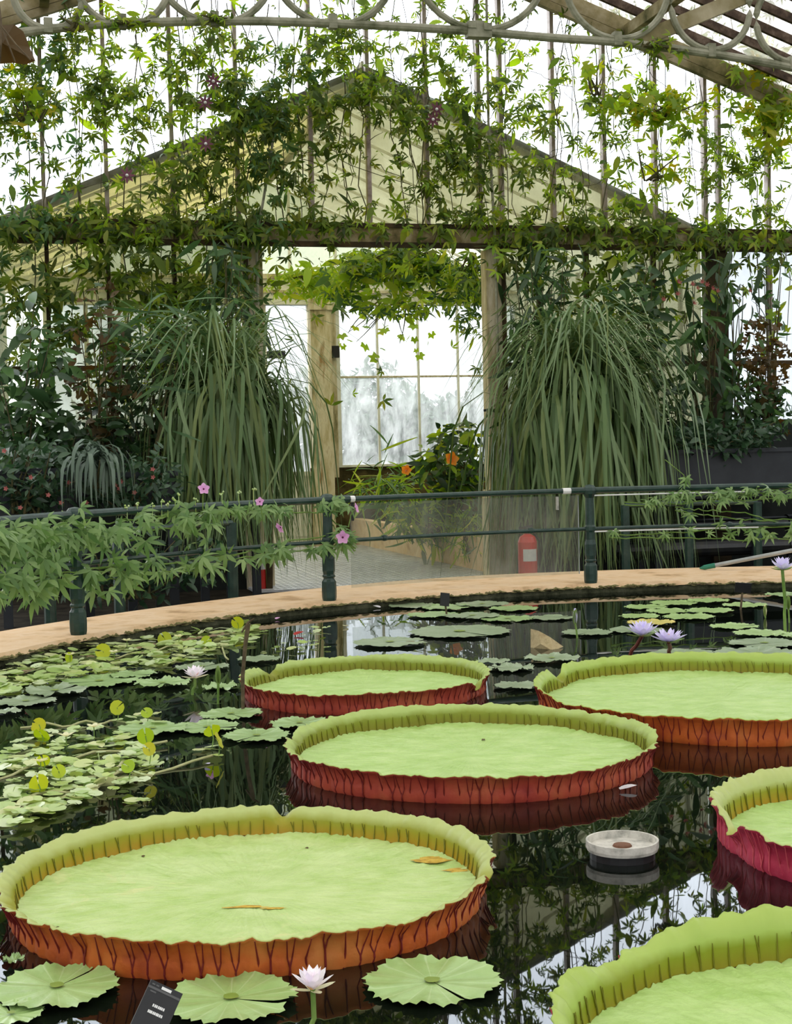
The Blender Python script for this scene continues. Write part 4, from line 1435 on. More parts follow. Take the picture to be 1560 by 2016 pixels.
# ------------------------------------------------------------------ SMALL THINGS IN THE POND
# round float
c = onz(1226, 1687, 0.0)
fr_ = thing('round_float', 'round grey speckled disc with a brown hub floating right of the centre pad', 'float', c)
Rf = 72 * c[1] / FPX
link('body', MB().lathe([(0.0, -0.008), (Rf * .92, -0.008), (Rf * .94, 0.018), (Rf, 0.018), (Rf, -0.008), (Rf * .97, -0.02), (0, -0.02)], c, 40), tray_mat, fr_)
link('neck', MB().lathe([(0.001, -0.02), (Rf * .9, -0.02), (Rf * .9, -0.3)], c, 24), black_mat, fr_)
fr_.location.z = c[2]
link('hub', MB().lathe([(0, 0.000), (Rf * .24, -0.001), (Rf * .27, -0.0075)], c, 20), tray_rust, fr_)
for o in fr_.children:
    o.matrix_basis = Matrix.Translation((0, 0, 0.05))
    WM[o.name] = o.matrix_basis.copy()

# bent dead stem
a, b, d = onz(471, 1352, 0), onz(471, 1352, 0), None


def up_from(bx, by, px, py):
    foot = onz(bx, by, 0.0)
    rr = ray(px, py)
    return CAM + rr * (foot[1] / rr[1])


foot = onz(478, 1400, 0)
stk = thing('dead_stem', 'bent brown dead stem standing at the left of the smallest giant pad', 'stick', foot)
link('shaft', MB().tube([foot - [0, 0, .1], up_from(478, 1400, 478, 1330), up_from(478, 1400, 483, 1270), up_from(478, 1400, 489, 1228)], [0.011, 0.012, 0.013, 0.015], 7), stick_mat, stk)
link('broken_tip', MB().tube([up_from(478, 1400, 476, 1245), up_from(478, 1400, 489, 1226), up_from(478, 1400, 501, 1217)], [0.006, 0.01, 0.003], 6), stick_mat, stk)

# folded brown leaf
c = onz(1076, 1276, 0.0)
k = c[1] / FPX
fl_ = MB().add([c + [-30 * k, .05, -.02], c + [-28 * k, .10, 36 * k], c + [-14 * k, .02, 34 * k], c + [8 * k, -.02, 22 * k], c + [34 * k, 0, 2 * k], c + [10 * k, -.1, -.01], c + [-12 * k, -.04, 10 * k]],
               [(0, 6, 1), (1, 6, 2), (2, 6, 3), (3, 6, 5), (3, 5, 4), (0, 5, 6)])
tag(link('folded_leaf', fl_, solid('mottled_brown_leaf', [(0.20, 0.16, 0.06), (0.42, 0.34, 0.18), (0.30, 0.22, 0.10)], 16, 0.6, 0.3, 0.3)), 'brown folded leaf sticking out of the water behind the giant pads', 'leaf')

# fallen petals
for i, (x, y, s, mt, lb) in enumerate([(1240, 1554, 19, pt_white, 'white fallen petal floating at the right foot of the centre pad'), (552, 1219, 8, pt_pink, 'pink fallen petal near the kerb left of the middle post'), (758, 1196, 10, pt_white, 'white fallen petal right of the middle post'),
                                       (315, 1264, 8, pt_white, 'white fallen petal on the leaf strip'), (693, 1232, 9, pt_cream, 'cream fallen petal beside the mirrored middle post'), (414, 1503, 9, pt_lilac, 'lilac fallen petal by the yellow floating leaf'), (1008, 1172, 8, pt_white, 'white fallen petal close to the kerb'), (595, 1250, 14, pt_red, 'red fallen leaf in the bright reflection')]):
    c = onz(x, y, 0.01)
    L = s * c[1] / FPX * 2
    tag(link('fallen_petal', tmesh(BP, mt), None, None, M4(rot_petal(0.3 + i, 0.05) * L, c - np.array([L / 2, 0, 0]))), lb, 'petal')

# name labels on stakes


def name_label(bx, by, px, py, w, h, label, tilt=0.0, yaw=0.0, lean=0.5, text=False):
    foot = onz(bx, by, 0.0)
    ctr = up_from(bx, by, px, py)
    k = foot[1] / FPX
    root = thing('plant_label', label, 'plant label', foot)
    link('stake', MB().tube([foot - [0, 0, .1], foot, ctr], 0.010, 6), stick_mat if not text else black_mat, root)
    R = np.array((Matrix.Rotation(yaw, 3, 'Z') @ Matrix.Rotation(tilt, 3, 'Y') @ Matrix.Rotation(-lean, 3, 'X')))
    hw, hh = w * k / 2, h * k / 2
    pl = link('plate', MB().box((-hw, -.006, -hh), (hw, .006, hh)), black_mat, root, M4(R, ctr - np.array([0, .012, 0])))
    if text:
        def strip(x0, x1, z0, z1, y=-.0075):
            return MB().box((x0 * hw, y, z0 * hh), (x1 * hw, -.006, z1 * hh))
        Mp = M4(R, ctr - np.array([0, .012, 0]))
        link('title_strip', strip(-.25, .35, .83, .93), white_mat, pl, Mp)
        link('top_band', strip(-.98, .98, .72, .80), solid('grey_print', [(0.10, 0.10, 0.10)], 5, 0.5, 0.3), pl, Mp)
        for z0, xs_ in ((.18, [-.32, -.2, -.1, .02, .12, .22, .33]), (-.06, [-.44, -.34, -.25, -.14, -.04, .07, .16, .27, .38])):
            tb = MB()
            for x in xs_:
                tb.box((x * hw, -.0075, z0 * hh), ((x + .075) * hw, -.006, (z0 + .10) * hh))
                tb.box(((x + .02) * hw, -.0076, (z0 + .02) * hh), ((x + .09) * hw, -.006, (z0 + .045) * hh))
            link('text_line', tb, white_mat, pl, Mp)
        for x, z in ((-.85, .86), (-.6, .86), (-.8, .62), (-.62, .62)):
            link('small_print', strip(x, x + .18, z, z + .05), MATS['grey_print'], pl, Mp)
    return root


name_label(880, 1212, 876, 1180, 20, 26, 'small black label on a crooked stake in the far pad patch', tilt=0.15, yaw=0.5, lean=0.1)
name_label(1459, 1200, 1463, 1157, 32, 20, 'black label on a stake at the far right, beside a pale round pad', tilt=0.08, yaw=0.0, lean=-0.2)
name_label(285, 2130, 306, 1992, 70, 112, 'large black name label with white lettering in the front', tilt=0.5, yaw=0.1, lean=0.45, text=True)

# ------------------------------------------------------------------ RAILING ROUND THE POND
RR = PR + 0.10
RAILZ, MIDZ = COPZ + 1.0, COPZ + 0.585


def ang(px, py):
    p = onz(px, py, COPZ)
    return math.atan2(p[1] - PC[1], p[0] - PC[0])


pa = [ang(172, 1250), ang(680, 1186), ang(1185, 1153)]
step = (pa[0] - pa[2]) / 2
pa = [pa[0] + step] + pa + [pa[2] - step]
rail = thing('pond_railing', 'dark green iron railing with round posts on the kerb of the pond', 'railing', ringpt(pa[2], RR, COPZ))
post_prof = [(0.066, 0), (0.072, 0.03), (0.074, 0.1), (0.070, 0.19), (0.056, 0.212), (0.054, 0.225), (0.064, 0.238), (0.064, 0.25), (0.054, 0.262), (0.062, 0.30), (0.062, 0.42), (0.052, 0.47), (0.052, 0.55),
             (0.060, 0.57), (0.060, 0.61), (0.050, 0.63), (0.046, 0.92), (0.056, 0.94), (0.07, 0.965), (0.074, 1.0), (0.07, 1.03), (0.05, 1.055), (0.0, 1.066)]
for a in pa:
    link('post', MB().lathe(post_prof, ringpt(a, RR, COPZ), 10), green_iron, rail)
for i in range(4):
    aa = np.linspace(pa[i], pa[i + 1], 16)
    r1 = 0.036 if i != 2 else 0.030
    rt = link('top_rail', MB().tube([ringpt(q, RR, RAILZ) for q in aa], r1, 10), green_iron, rail)
    rm = link('middle_rail', MB().tube([ringpt(q, RR, MIDZ) for q in aa], 0.021, 8), green_iron, rail)
    for t in (0.22, 0.78) if i == 2 else (0.5,):
        q = pa[i] + (pa[i + 1] - pa[i]) * t
        link('bolt', MB().lathe([(0, .035), (.03, .025), (.036, 0), (.03, -.025), (0, -.035)], ringpt(q, RR, MIDZ + .004), 8), green_iron, rm)
    if i == 2:
        for t0_, t1_, rr_, mt in ((0.02, 0.085, 0.042, green_iron), (0.085, 0.105, 0.034, white_mat), (0.9, 0.93, 0.034, white_mat), (0.93, 0.985, 0.038, green_iron)):
            link('sleeve' if mt is green_iron else 'tape', MB().tube([ringpt(pa[2] + (pa[3] - pa[2]) * t, RR, RAILZ) for t in (t0_, (t0_ + t1_) / 2, t1_)], rr_, 10), mt, rt)
        # clear plastic screen hung behind the rails
        v, f = [], []
        ks = np.linspace(pa[2] + (pa[3] - pa[2]) * 0.1, pa[2] + (pa[3] - pa[2]) * 0.965, 12)
        for q in ks:
            v += [ringpt(q, RR + .06, COPZ + .1), ringpt(q, RR + .06, RAILZ - .05)]
        f = [(2 * k, 2 * k + 2, 2 * k + 3, 2 * k + 1) for k in range(11)]
        scr = link('clear_screen', MB().add(np.array(v), f), gl_panel, rail)
        link('screen_edge', MB().tube([ringpt(ks[-1], RR + .06, COPZ + .1), ringpt(ks[-1], RR + .06, RAILZ - .05)], 0.006, 5), pole_grey, scr)
        link('screen_strap', MB().bar(ringpt(ks[0] - .004, RR + .05, RAILZ - .22), ringpt(ks[0] - .004, RR + .05, RAILZ - .03), .05, .02, U), black_mat, scr)
        link('screen_clip', MB().bar(ringpt(ks[-2], RR + .05, RAILZ - .2), ringpt(ks[-2], RR + .05, RAILZ - .06), .04, .02, U), tray_mat, scr)
    if i == 3:
        for z in (RAILZ - 0.055, MIDZ - 0.03):
            link('wire', MB().tube([ringpt(q, RR - .03, z) for q in aa[:10]], 0.008, 5), white_mat, rail)

# second, plainer railing behind the kerb
RB = np.interp(pa, angs, RO)
bk = thing('back_railing', 'plain dark green railing standing behind the kerb in the shade', 'railing', ringpt(pa[1], RB[1] + .25, FLZ))
for px in (150, 280, 500, 1243, 1367, 1500):
    q = onz(px, {150: 1222, 280: 1203, 500: 1176, 1243: 1122, 1367: 1119, 1500: 1116}[px], COPZ)
    a = math.atan2(q[1] - PC[1], q[0] - PC[0])
    r = float(np.interp(a, angs, RO)) + 0.3
    link('post', MB().tube([ringpt(a, r, FLZ), ringpt(a, r, 0.86)], 0.055, 8), green_iron, bk)
for lo_, hi_ in ((150, 500), (1243, 1500)):
    q0, q1 = onz(lo_, 1200, COPZ), onz(hi_, 1150, COPZ)
    a0, a1 = ang(lo_, {150: 1222, 1243: 1122}[lo_]), ang(hi_, {500: 1176, 1500: 1116}[hi_])
    aa = np.linspace(a0, a1, 14)
    link('rail', MB().tube([ringpt(q, float(np.interp(q, angs, RO)) + .3, 0.86) for q in aa], 0.03, 8), green_iron, bk)

# heating pipes
for (x0, x1, y, dd_, r, lb) in ((1200, 1700, 1066, -1.4, 0.12, 'fat dark heating pipe low behind the right hand railing'), (-80, 470, 1108, -3.2, 0.12, 'fat dark heating pipe low behind the left hand railing'), (1200, 1700, 1022, -0.9, 0.09, 'upper dark heating pipe under the right hand trough')):
    p0, p1 = PW(x0, y, dd_), PW(x1, y, dd_)
    p1[2] = p0[2] = min(p0[2], p1[2])
    t_ = thing('heating_pipe', lb, 'pipe', (p0 + p1) / 2)
    link('pipe_run', MB().tube([p0, p1], r, 14), pipe_mat, t_)
    for q in (0.3, 0.7):
        c = p0 + (p1 - p0) * q
        link('pipe_collar', MB().tube([c - U * .05, c + U * .05], r + .02, 14), pipe_mat, t_)
        link('pipe_stand', MB().bar([c[0], c[1], FLZ], [c[0], c[1], c[2]], .06, .06, U), pipe_mat, t_)

# troughs
def trough(x0, x1, ytop, ybot, d, depth, lb):
    s0, z1 = SZ(x0, ytop, d)
    s1, _ = SZ(x1, ytop, d)
    z0 = SZ(x0, ybot, d)[1]
    r_ = thing('planting_trough', lb, 'planter', W((s0 + s1) / 2, d, FLZ))
    w = .03
    link('body', MB().wbox(s0, s1, d, d + w, z0, z1).wbox(s0, s1, d + depth - w, d + depth, z0, z1).wbox(s0, s0 + w, d, d + depth, z0, z1).wbox(s1 - w, s1, d, d + depth, z0, z1).wbox(s0, s1, d, d + depth, z0, z0 + w), trough_mat, r_)
    link('lip', MB().wbox(s0 - .03, s1 + .03, d - .03, d + .02, z1 - .04, z1 + .015), trough_mat, r_)
    link('soil', MB().wbox(s0 + w, s1 - w, d + w, d + depth - w, z0 + w, z1 - .06), soil_mat, r_)
    for q in (0.03, 0.5, 0.97):
        s = s0 + (s1 - s0) * q
        link('leg', MB().wbox(s - .05, s + .05, d + .1, d + .2, FLZ, z0), trough_mat, r_)
    return z1


trough(1288, 1700, 889, 985, -1.7, 0.9, 'long charcoal trough on legs against the right hand glazing')
trough(-140, 150, 930, 1030, -3.6, 0.9, 'charcoal trough at the far left, half hidden by pink-flowered ground cover')
trough(165, 345, 934, 1010, -3.4, 0.9, 'charcoal trough left of the hanging grass, under the strappy plant')
trough(395, 505, 860, 985, -1.9, 0.7, 'charcoal tub holding the left hand fountain of grass')
trough(1030, 1275, 860, 985, -1.5, 0.7, 'charcoal tub holding the right hand fountain of grass')

# fire extinguishers


def extinguisher(px, ybase, ytop, w, lb, d):
    s, zb = SZ(px, ybase, d)
    zb = min(zb, FLZ) if zb < 0.3 else zb
    zb = FLZ
    zt = SZ(px, ytop, d)[1]
    h = zt - zb
    r = w / 2 * (20.5 / FPX)
    c = W(s, d, zb)
    root = thing('fire_extinguisher', lb, 'extinguisher', c)
    link('cylinder', MB().lathe([(0, 0), (r * .95, 0), (r, .02), (r, h * .78), (r * .8, h * .86), (r * .35, h * .9), (r * .3, h * .94)], c, 16), red_mat, root)
    link('valve', MB().lathe([(r * .34, h * .9), (r * .4, h * .95), (r * .3, h)], c, 10).bar(c + [0, 0, h * .98] - U * r * .9, c + [0, 0, h * 1.02] + U * r * .6, .03, .03), black_mat, root)
    link('hose', MB().tube([c + [0, 0, h * .95] + U * r * .5, c + U * r * 1.3 + [0, 0, h * .8], c + U * r * 1.25 + [0, 0, h * .3]], .015, 6), black_mat, root)
    lv = []
    for k in range(7):
        a = WA - math.pi / 2 - 0.8 + 1.6 * k / 6
        for q in (.50, .68):
            lv.append(c + np.array([math.cos(a) * r * 1.015, math.sin(a) * r * 1.015, h * q]))
    link('instruction_label', MB().add(np.array(lv), [(2 * k, 2 * k + 2, 2 * k + 3, 2 * k + 1) for k in range(6)]), paper_mat, root)


extinguisher(1040, 1132, 1038, 34, 'red fire extinguisher seen through the clear screen right of the doorway', -2.5)
extinguisher(517, 1190, 1078, 18, 'narrow red fire extinguisher at the left door post', -0.45)
# marker post beside it
p = PW(531, 1180, -0.5)
q = PW(531, 975, -0.5)
tag(link('short_post', MB().tube([p, (p + q) / 2, q], 0.045, 8), wood_dark), 'thin brown post right beside the left fire extinguisher', 'post')

# pole with a green end
p0, p1 = oncyl(1378, 1119, PR + 1.2), oncyl(1600, 1076, PR + 1.0)
pr_ = thing('long_pole', 'grey pole with a green end leaning over the kerb at right', 'pole', p0)
e = p0 + (p1 - p0) * 0.14
link('shaft', MB().tube([e, p1], 0.024, 8), pole_grey, pr_)
link('grip', MB().tube([p0, p0 + (e - p0) * .3, e], [0.008, 0.028, 0.03], 8), pole_green, pr_)

# ------------------------------------------------------------------ PLANTS
# --- fountains of grass


def grass(px, py, d, label, n, scale, seed, spread=0.16, zlift=0):
    r_ = np.random.default_rng(seed)
    c = PW(px, py, d)
    root = thing('fountain_grass', label, 'grass', (c[0], c[1], c[2]), 'tall fountain grasses')
    T = []
    for k in range(16):
        T.append(T_blade(r_.uniform(0.35, 1.0), r_.uniform(0.2, 0.95), r_.uniform(0.7, 1.5), 0.030, 11, k, r_.normal(0, .12)))
    for k in range(6):
        T.append(T_blade(r_.uniform(1.0, 1.6), r_.uniform(0.25, 0.8), r_.uniform(-0.9, 0.2), 0.022, 11, 40 + k, r_.normal(0, .1)))
    az = r_.uniform(0, 2 * math.pi, n)
    # more blades toward the light and the visitor
    az = np.where(r_.uniform(0, 1, n) < 0.35, r_.normal(-math.pi / 2 + WA, 0.9, n), az)
    R = np.zeros((n, 3, 3))
    for i in range(n):
        R[i] = np.array(Matrix.Rotation(az[i], 3, 'Z') @ Matrix.Rotation(r_.normal(0, 0.12), 3, 'X'))
    off = r_.normal(0, spread, (n, 3)) * [1.3, 1, 0.6]
    off[:, 2] -= np.abs(r_.normal(0, .12, n))
    foliage(root, c + off, R, scale * r_.uniform(0.75, 1.15, n), T, [lf_grass], name='blade', limit=300)
    st = MB()
    for k in range(14):
        q = c + np.array([*r_.normal(0, .1, 2), 0])
        st.tube([q - [0, 0, .5], q + [0, 0, .15]], .015, 5)
    link('crown', st, green_stem, root)


grass(445, 835, -1.7, 'left fountain of long hanging grass blades beside the doorway', 700, 1.0, 21, 0.13)
grass(1135, 835, -1.3, 'right fountain of long hanging grass blades beside the doorway', 1100, 1.12, 22, 0.19)


# --- shrubs: leaves on real branching stems


def shrub(name, label, cat, px, py, rx, ry, d, temps, size, n, mats, seed, depth=0.5, droop=0.3, stems=9, base_y=None, group=None, shell=False, limit=300, up=0.25):
    r_ = np.random.default_rng(seed)
    c = PW(px, py, d)
    k = np.linalg.norm(c[:2]) / FPX
    base = PW(px, base_y if base_y else py + ry, d)
    root = thing(name, label, cat, base, group)
    sb = MB()
    tips = []
    for i in range(stems):
        t = c + U * rx * k * r_.uniform(-.8, .8) + np.array([0, 0, ry * k * r_.uniform(-.2, .95)]) + N * depth * r_.uniform(-.8, .8)
        b = base + U * rx * k * r_.uniform(-.3, .3) + N * depth * r_.uniform(-.3, .3)
        m = (b + t) / 2 + U * rx * k * r_.uniform(-.2, .2)
        tt = np.linspace(0, 1, 7)[:, None]
        cur = (1 - tt) ** 2 * b + 2 * tt * (1 - tt) * m + tt ** 2 * t
        sb.tube(cur, np.linspace(0.016, 0.005, 7), 5)
        tips.append(cur)
    link('stems', sb, stem_mat, root)
    P = np.zeros((n, 3))
    for i in range(n):
        if r_.uniform() < 0.6:
            cur = tips[r_.integers(0, stems)]
            q = cur[r_.integers(2, 7)]
            P[i] = q + r_.normal(0, 1, 3) * [size * .55, size * .55, size * .5]
        else:
            a = r_.normal(0, 1, 3)
            a /= np.linalg.norm(a)
            a *= r_.uniform(0.3, 1) ** (1 / 3 if not shell else .2)
            P[i] = c + U * rx * k * a[0] + N * depth * a[1] + np.array([0, 0, ry * k * a[2]])
    fw = r_.normal(0, 1, (n, 3)) * [1, 1, .6] + np.array([0, 0, -droop]) + TOCAM * 0.25
    nm = r_.normal(0, .6, (n, 3)) + TOCAM * .5 + np.array([0, 0, up + .4])
    foliage(root, P, frames(fw, nm), size * r_.uniform(0.6, 1.25, n), temps, mats, limit=limit)
    return root


def blooms(label, name, cat, spots, d, r, mat, petals=5, group=None, centre=None, el=0.35, face=None):
    """free-standing blossoms are parts of their plant: returns list of (point, matrix)"""
    pass


def add_blooms(root, spots, d, r, mat, petals=5, centre=None, el=0.3, facing=None, name='blossom_petal'):
    r_ = np.random.default_rng(len(spots) + int(spots[0][0]))
    Tp = T_petal(1, 0.82, .1) if name == 'orange_petal' else BP if petals <= 5 else T_petal(1, .3, .1)
    for sp in spots:
        x, y = sp[:2]
        rr = r * (sp[2] if len(sp) > 2 else 1)
        c = PW(x, y, d)
        fz = np.asarray(facing if facing is not None else TOCAM + np.array([*r_.normal(0, .3, 2), .3]), float)
        fz /= np.linalg.norm(fz)
        ux = np.cross([0, 0, 1], fz)
        ux /= np.linalg.norm(ux)
        Fz = np.stack([ux, np.cross(fz, ux), fz], 1)
        for k in range(petals):
            link(name, tmesh(Tp, mat), None, root, M4(Fz @ rot_petal(k * 2 * math.pi / petals, el) * rr, c))
        if centre:
            link('blossom_centre', MB().lathe([(0, .0), (rr * .2, rr * .08), (0.0, rr * .35)], (0, 0, 0), 7), centre, root, M4(Fz, c))


# left bed
shrub('broadleaf_shrub', 'dark broad-leaved shrub at the left edge against the glazing', 'shrub', 45, 770, 95, 165, -2.2, OVAL, 0.26, 300, [lf_dark, lf_mid], 31, base_y=960)
shrub('bronze_shrub', 'brown bronze-leaved shrub in the left bed', 'shrub', 195, 735, 62, 165, -1.8, LOBED + OVAL, 0.18, 230, [lf_bronze, lf_bronze, lf_dark], 32, base_y=960)
shrub('broadleaf_shrub', 'dark shrub filling the bed between the bronze shrub and the left grass', 'shrub', 300, 790, 85, 135, -1.6, OVAL + NARROW, 0.2, 330, [lf_dark], 33, base_y=960)
shrub('broadleaf_shrub', 'shaded shrub deep in the bed below the bronze one', 'shrub', 120, 860, 140, 60, -1.9, OVAL, 0.2, 330, [lf_dark], 34, base_y=980)
shrub('papyrus', 'fine-leaved papyrus arching left of the grass fountain', 'papyrus', 305, 655, 75, 65, -1.9, THIN, 0.55, 150, [lf_mid], 35, base_y=960, droop=.2, stems=7)
shrub('bamboo', 'thin dark bamboo behind the left grass fountain', 'bamboo', 445, 610, 55, 150, -0.9, THIN + NARROW, 0.34, 330, [lf_dark, lf_mid], 36, base_y=960, droop=.7, stems=14, depth=.3)
g1 = shrub('flowering_ground_cover', 'spiny ground cover dotted with pink flowers in the far left trough', 'ground cover', 60, 935, 115, 75, -3.7, OVAL, 0.13, 520, [lf_cover], 37, depth=.4, base_y=1010, stems=12)
add_blooms(g1, [(8, 888), (12, 962), (40, 1000), (95, 975), (120, 990), (60, 940)], -4.1, .03, pt_dull, el=.2)
g2 = shrub('flowering_ground_cover', 'spiny ground cover with pink flowers below the strappy plant', 'ground cover', 262, 955, 105, 60, -3.5, OVAL, 0.13, 460, [lf_cover], 38, depth=.4, base_y=1010, stems=12)
add_blooms(g2, [(227, 955), (238, 948), (235, 962), (301, 924), (302, 940), (135, 950), (265, 970), (170, 990)], -3.95, .03, pt_dull, el=.2)
shrub('flowering_ground_cover', 'low ground cover trailing down to the floor behind the left railing', 'ground cover', 250, 1120, 220, 70, -3.9, OVAL, 0.15, 330, [lf_cover], 39, depth=.3, base_y=1180, stems=12)
sp_ = shrub('strappy_plant', 'rosette plant with grey strap leaves in the left bed', 'plant', 190, 905, 14, 10, -3.9, THIN, .02, 3, [lf_mid], 40, base_y=960, stems=3)
r_ = np.random.default_rng(5)
T = [T_blade(.2, .35 + .05 * i, .12, .035, 8, i) for i in range(5)]
n = 90
R = np.array([np.array(Matrix.Rotation(r_.uniform(0, 6.28), 3, 'Z')) for i in range(n)])
foliage(sp_, PW(190, 905, -3.95) + r_.normal(0, .07, (n, 3)), R, r_.uniform(.6, 1.0, n), T, [leafmat('grey_strap_leaf', [(0.10, 0.15, 0.11), (0.16, 0.22, 0.17), (0.07, 0.12, 0.07)], .4, .15)], name='strap_leaf')

# right bed
shrub('bamboo', 'thin-leaved bamboo behind the right grass fountain', 'bamboo', 1065, 650, 70, 185, -0.7, THIN + NARROW, 0.34, 460, [lf_dark, lf_mid], 41, base_y=960, droop=.7, stems=16, depth=.3)
shrub('broadleaf_shrub', 'dark leafy shrub right behind the right grass fountain', 'shrub', 1235, 640, 95, 125, -0.8, OVAL, 0.22, 360, [lf_dark, lf_mid], 42, base_y=960, depth=.4)
shrub('broadleaf_shrub', 'dark shrub low at the right of the right grass fountain', 'shrub', 1300, 800, 60, 70, -1.0, OVAL + NARROW, 0.2, 260, [lf_dark], 43, base_y=960, depth=.4)
tl = shrub('red_flowered_shrub', 'tall plant with long drooping leaves and red flowers by the dark corner post', 'shrub', 1385, 640, 62, 150, -1.0, NARROW, 0.42, 120, [lf_mid, lf_dark], 44, base_y=900, droop=.9, stems=10, depth=.25)
add_blooms(tl, [(1335, 557, 1.2), (1363, 560), (1372, 568), (1383, 556), (1392, 561), (1402, 568), (1412, 574), (1366, 598), (1306, 590), (1475, 573), (1335, 580)], -1.25, .055, pt_dull, 6, el=.6)
shrub('long_leaf_shrub', 'slim plant with long arching leaves against the bright right panes', 'shrub', 1440, 620, 50, 120, -0.9, NARROW, 0.38, 46, [lf_mid, lf_dark], 45, base_y=900, droop=.8, stems=6, depth=.25)
bz = shrub('bronze_shrub', 'bronze-leaved shrub in the right trough against the light', 'shrub', 1500, 715, 60, 85, -1.2, LOBED, 0.15, 200, [lf_bronze], 46, base_y=900, depth=.3)
shrub('broadleaf_shrub', 'dark leafy shrub at the right edge above the trough', 'shrub', 1490, 800, 80, 60, -1.3, OVAL, 0.17, 380, [lf_dark, lf_mid], 47, base_y=900, depth=.35)
shrub('ground_cover', 'low glossy ground cover spilling over the right hand trough', 'ground cover', 1405, 862, 150, 38, -1.5, OVAL, 0.15, 720, [lf_cover], 48, depth=.45, base_y=900, stems=14)
shrub('climbing_vine_sprig', 'light green vine sprig on the mullion at the right edge', 'vine', 1525, 590, 40, 95, -0.5, LOBED + OVAL, 0.18, 60, [lf_lime, lf_mid], 49, base_y=760, depth=.15, stems=6)

# porch plants
shrub('porch_climber', 'bright green climber hanging as a garland across the top of the doorway', 'vine', 790, 562, 170, 66, 2.4, PALM5 + OVAL, 0.24, 1100, [lf_lime, lf_lime, lf_mid], 51, depth=.9, base_y=500, stems=22)
shrub('porch_climber', 'loose yellow green climber along the porch header at left', 'vine', 610, 560, 95, 30, 5.5, PALM5 + OVAL, 0.24, 260, [lf_lime], 52, depth=.5, base_y=545, stems=14)
shrub('porch_climber', 'darker climber sprays hanging beside the right door post', 'vine', 925, 600, 35, 75, 1.5, PALM5 + NARROW, 0.24, 170, [lf_mid, lf_lime], 53, depth=.4, base_y=500, stems=8, droop=.8)
shrub('climber_tendrils', 'few lime leaves dangling in front of the far window', 'vine', 770, 670, 110, 50, 4.5, LOBED, 0.2, 34, [lf_lime], 54, depth=.6, base_y=590, stems=9, droop=.8)
hb = shrub('hibiscus_bush', 'glossy hibiscus bush with orange flowers inside the porch', 'shrub', 893, 910, 70, 78, 2.2, OVAL, 0.24, 420, [lf_mid, lf_lime, lf_dark], 55, depth=.6, base_y=1010)
for (x, y, s) in ((887, 906, 1.0), (800, 927, .7)):
    add_blooms(hb, [(x, y, s)], 1.5, .14, pt_orange, 5, centre=stamen_mat, el=.45, name='orange_petal')
shrub('grassy_plant', 'bright tufted plant at the foot of the far window', 'plant', 752, 955, 46, 26, 4.5, THIN, 0.5, 160, [lf_lime, lf_mid], 56, depth=.4, base_y=985, stems=10)
shrub('trailing_plant', 'trailing greenery spilling over the raised bed wall', 'plant', 850, 1018, 105, 42, 2.6, THIN + NARROW, 0.36, 420, [lf_mid, lf_lime], 57, depth=.6, base_y=1050, stems=14, droop=.6)
shrub('trailing_plant', 'grassy tuft over the bed wall beside the right door post', 'plant', 922, 1050, 30, 40, 1.3, THIN, 0.34, 120, [lf_mid, lf_lime], 58, depth=.3, base_y=1090, stems=8, droop=.6)

# --- climbers on the end wall
DENS = [  # x, y, rx, ry, weight
    (30, 200, 70, 130, .9), (130, 90, 60, 90, .5), (215, 190, 95, 75, 1.1), (420, 190, 95, 85, 1.3), (430, 110, 45, 80, .7), (560, 215, 95, 75, 1.1), (660, 160, 80, 70, 1.0), (690, 60, 60, 70, .7),
    (520, 330, 60, 130, 1.1), (430, 330, 60, 70, .7), (300, 330, 80, 60, .4), (790, 170, 90, 60, .8), (880, 220, 80, 60, .9), (900, 100, 70, 90, .6), (940, 300, 45, 110, .9), (850, 330, 60, 80, .5),
    (1090, 220, 80, 60, .6), (1200, 220, 70, 60, .5), (1060, 340, 80, 60, .4), (1270, 400, 80, 50, .7), (1500, 330, 80, 90, .6), (1400, 300, 60, 80, .4), (100, 420, 120, 40, .7), (340, 420, 120, 40, .7), (640, 430, 200, 30, .25),
    (900, 435, 120, 40, .5), (1130, 450, 120, 45, .9), (1300, 470, 120, 40, .9), (1480, 460, 100, 40, .6)]
DLOW = [(40, 540, 80, 80, .9), (150, 580, 60, 120, .7), (260, 560, 90, 110, 1.2), (380, 560, 80, 120, 1.4), (480, 620, 30, 140, 1.2), (60, 680, 80, 60, .5), (240, 700, 80, 80, .7), (340, 690, 60, 90, .8),
        (1050, 510, 60, 40, .8), (1180, 530, 90, 50, 1.2), (1260, 600, 70, 70, .8), (1330, 510, 60, 40, .6), (1440, 520, 60, 50, .3), (600, 500, 70, 25, .4), (850, 500, 80, 25, .5)]


def dens(x, y, L, base):
    w = base
    for cx, cy, rx, ry, q in L:
        w = w + q * np.exp(-((x - cx) / rx) ** 2 - ((y - cy) / ry) ** 2)
    return w


def clump(x, y):
    return (0.5 + 0.5 * np.sin(x * .047 + 1.3 * np.sin(y * .031)) * np.sin(y * .053 + 1.7 * np.sin(x * .023 + 1))) * (0.6 + .4 * np.sin(x * .11 + y * .07) * np.sin(y * .13 - x * .05))


def sample(n, x0, x1, y0, y1, L, base, r_):
    X, Y = [], []
    while len(X) < n:
        x, y = r_.uniform(x0, x1, 4000), r_.uniform(y0, y1, 4000)
        w = dens(x, y, L, base) * clump(x, y) ** 1.3
        k = r_.uniform(0, 1.5, 4000) < w
        X += list(x[k])
        Y += list(y[k])
    return np.array(X[:n]), np.array(Y[:n])


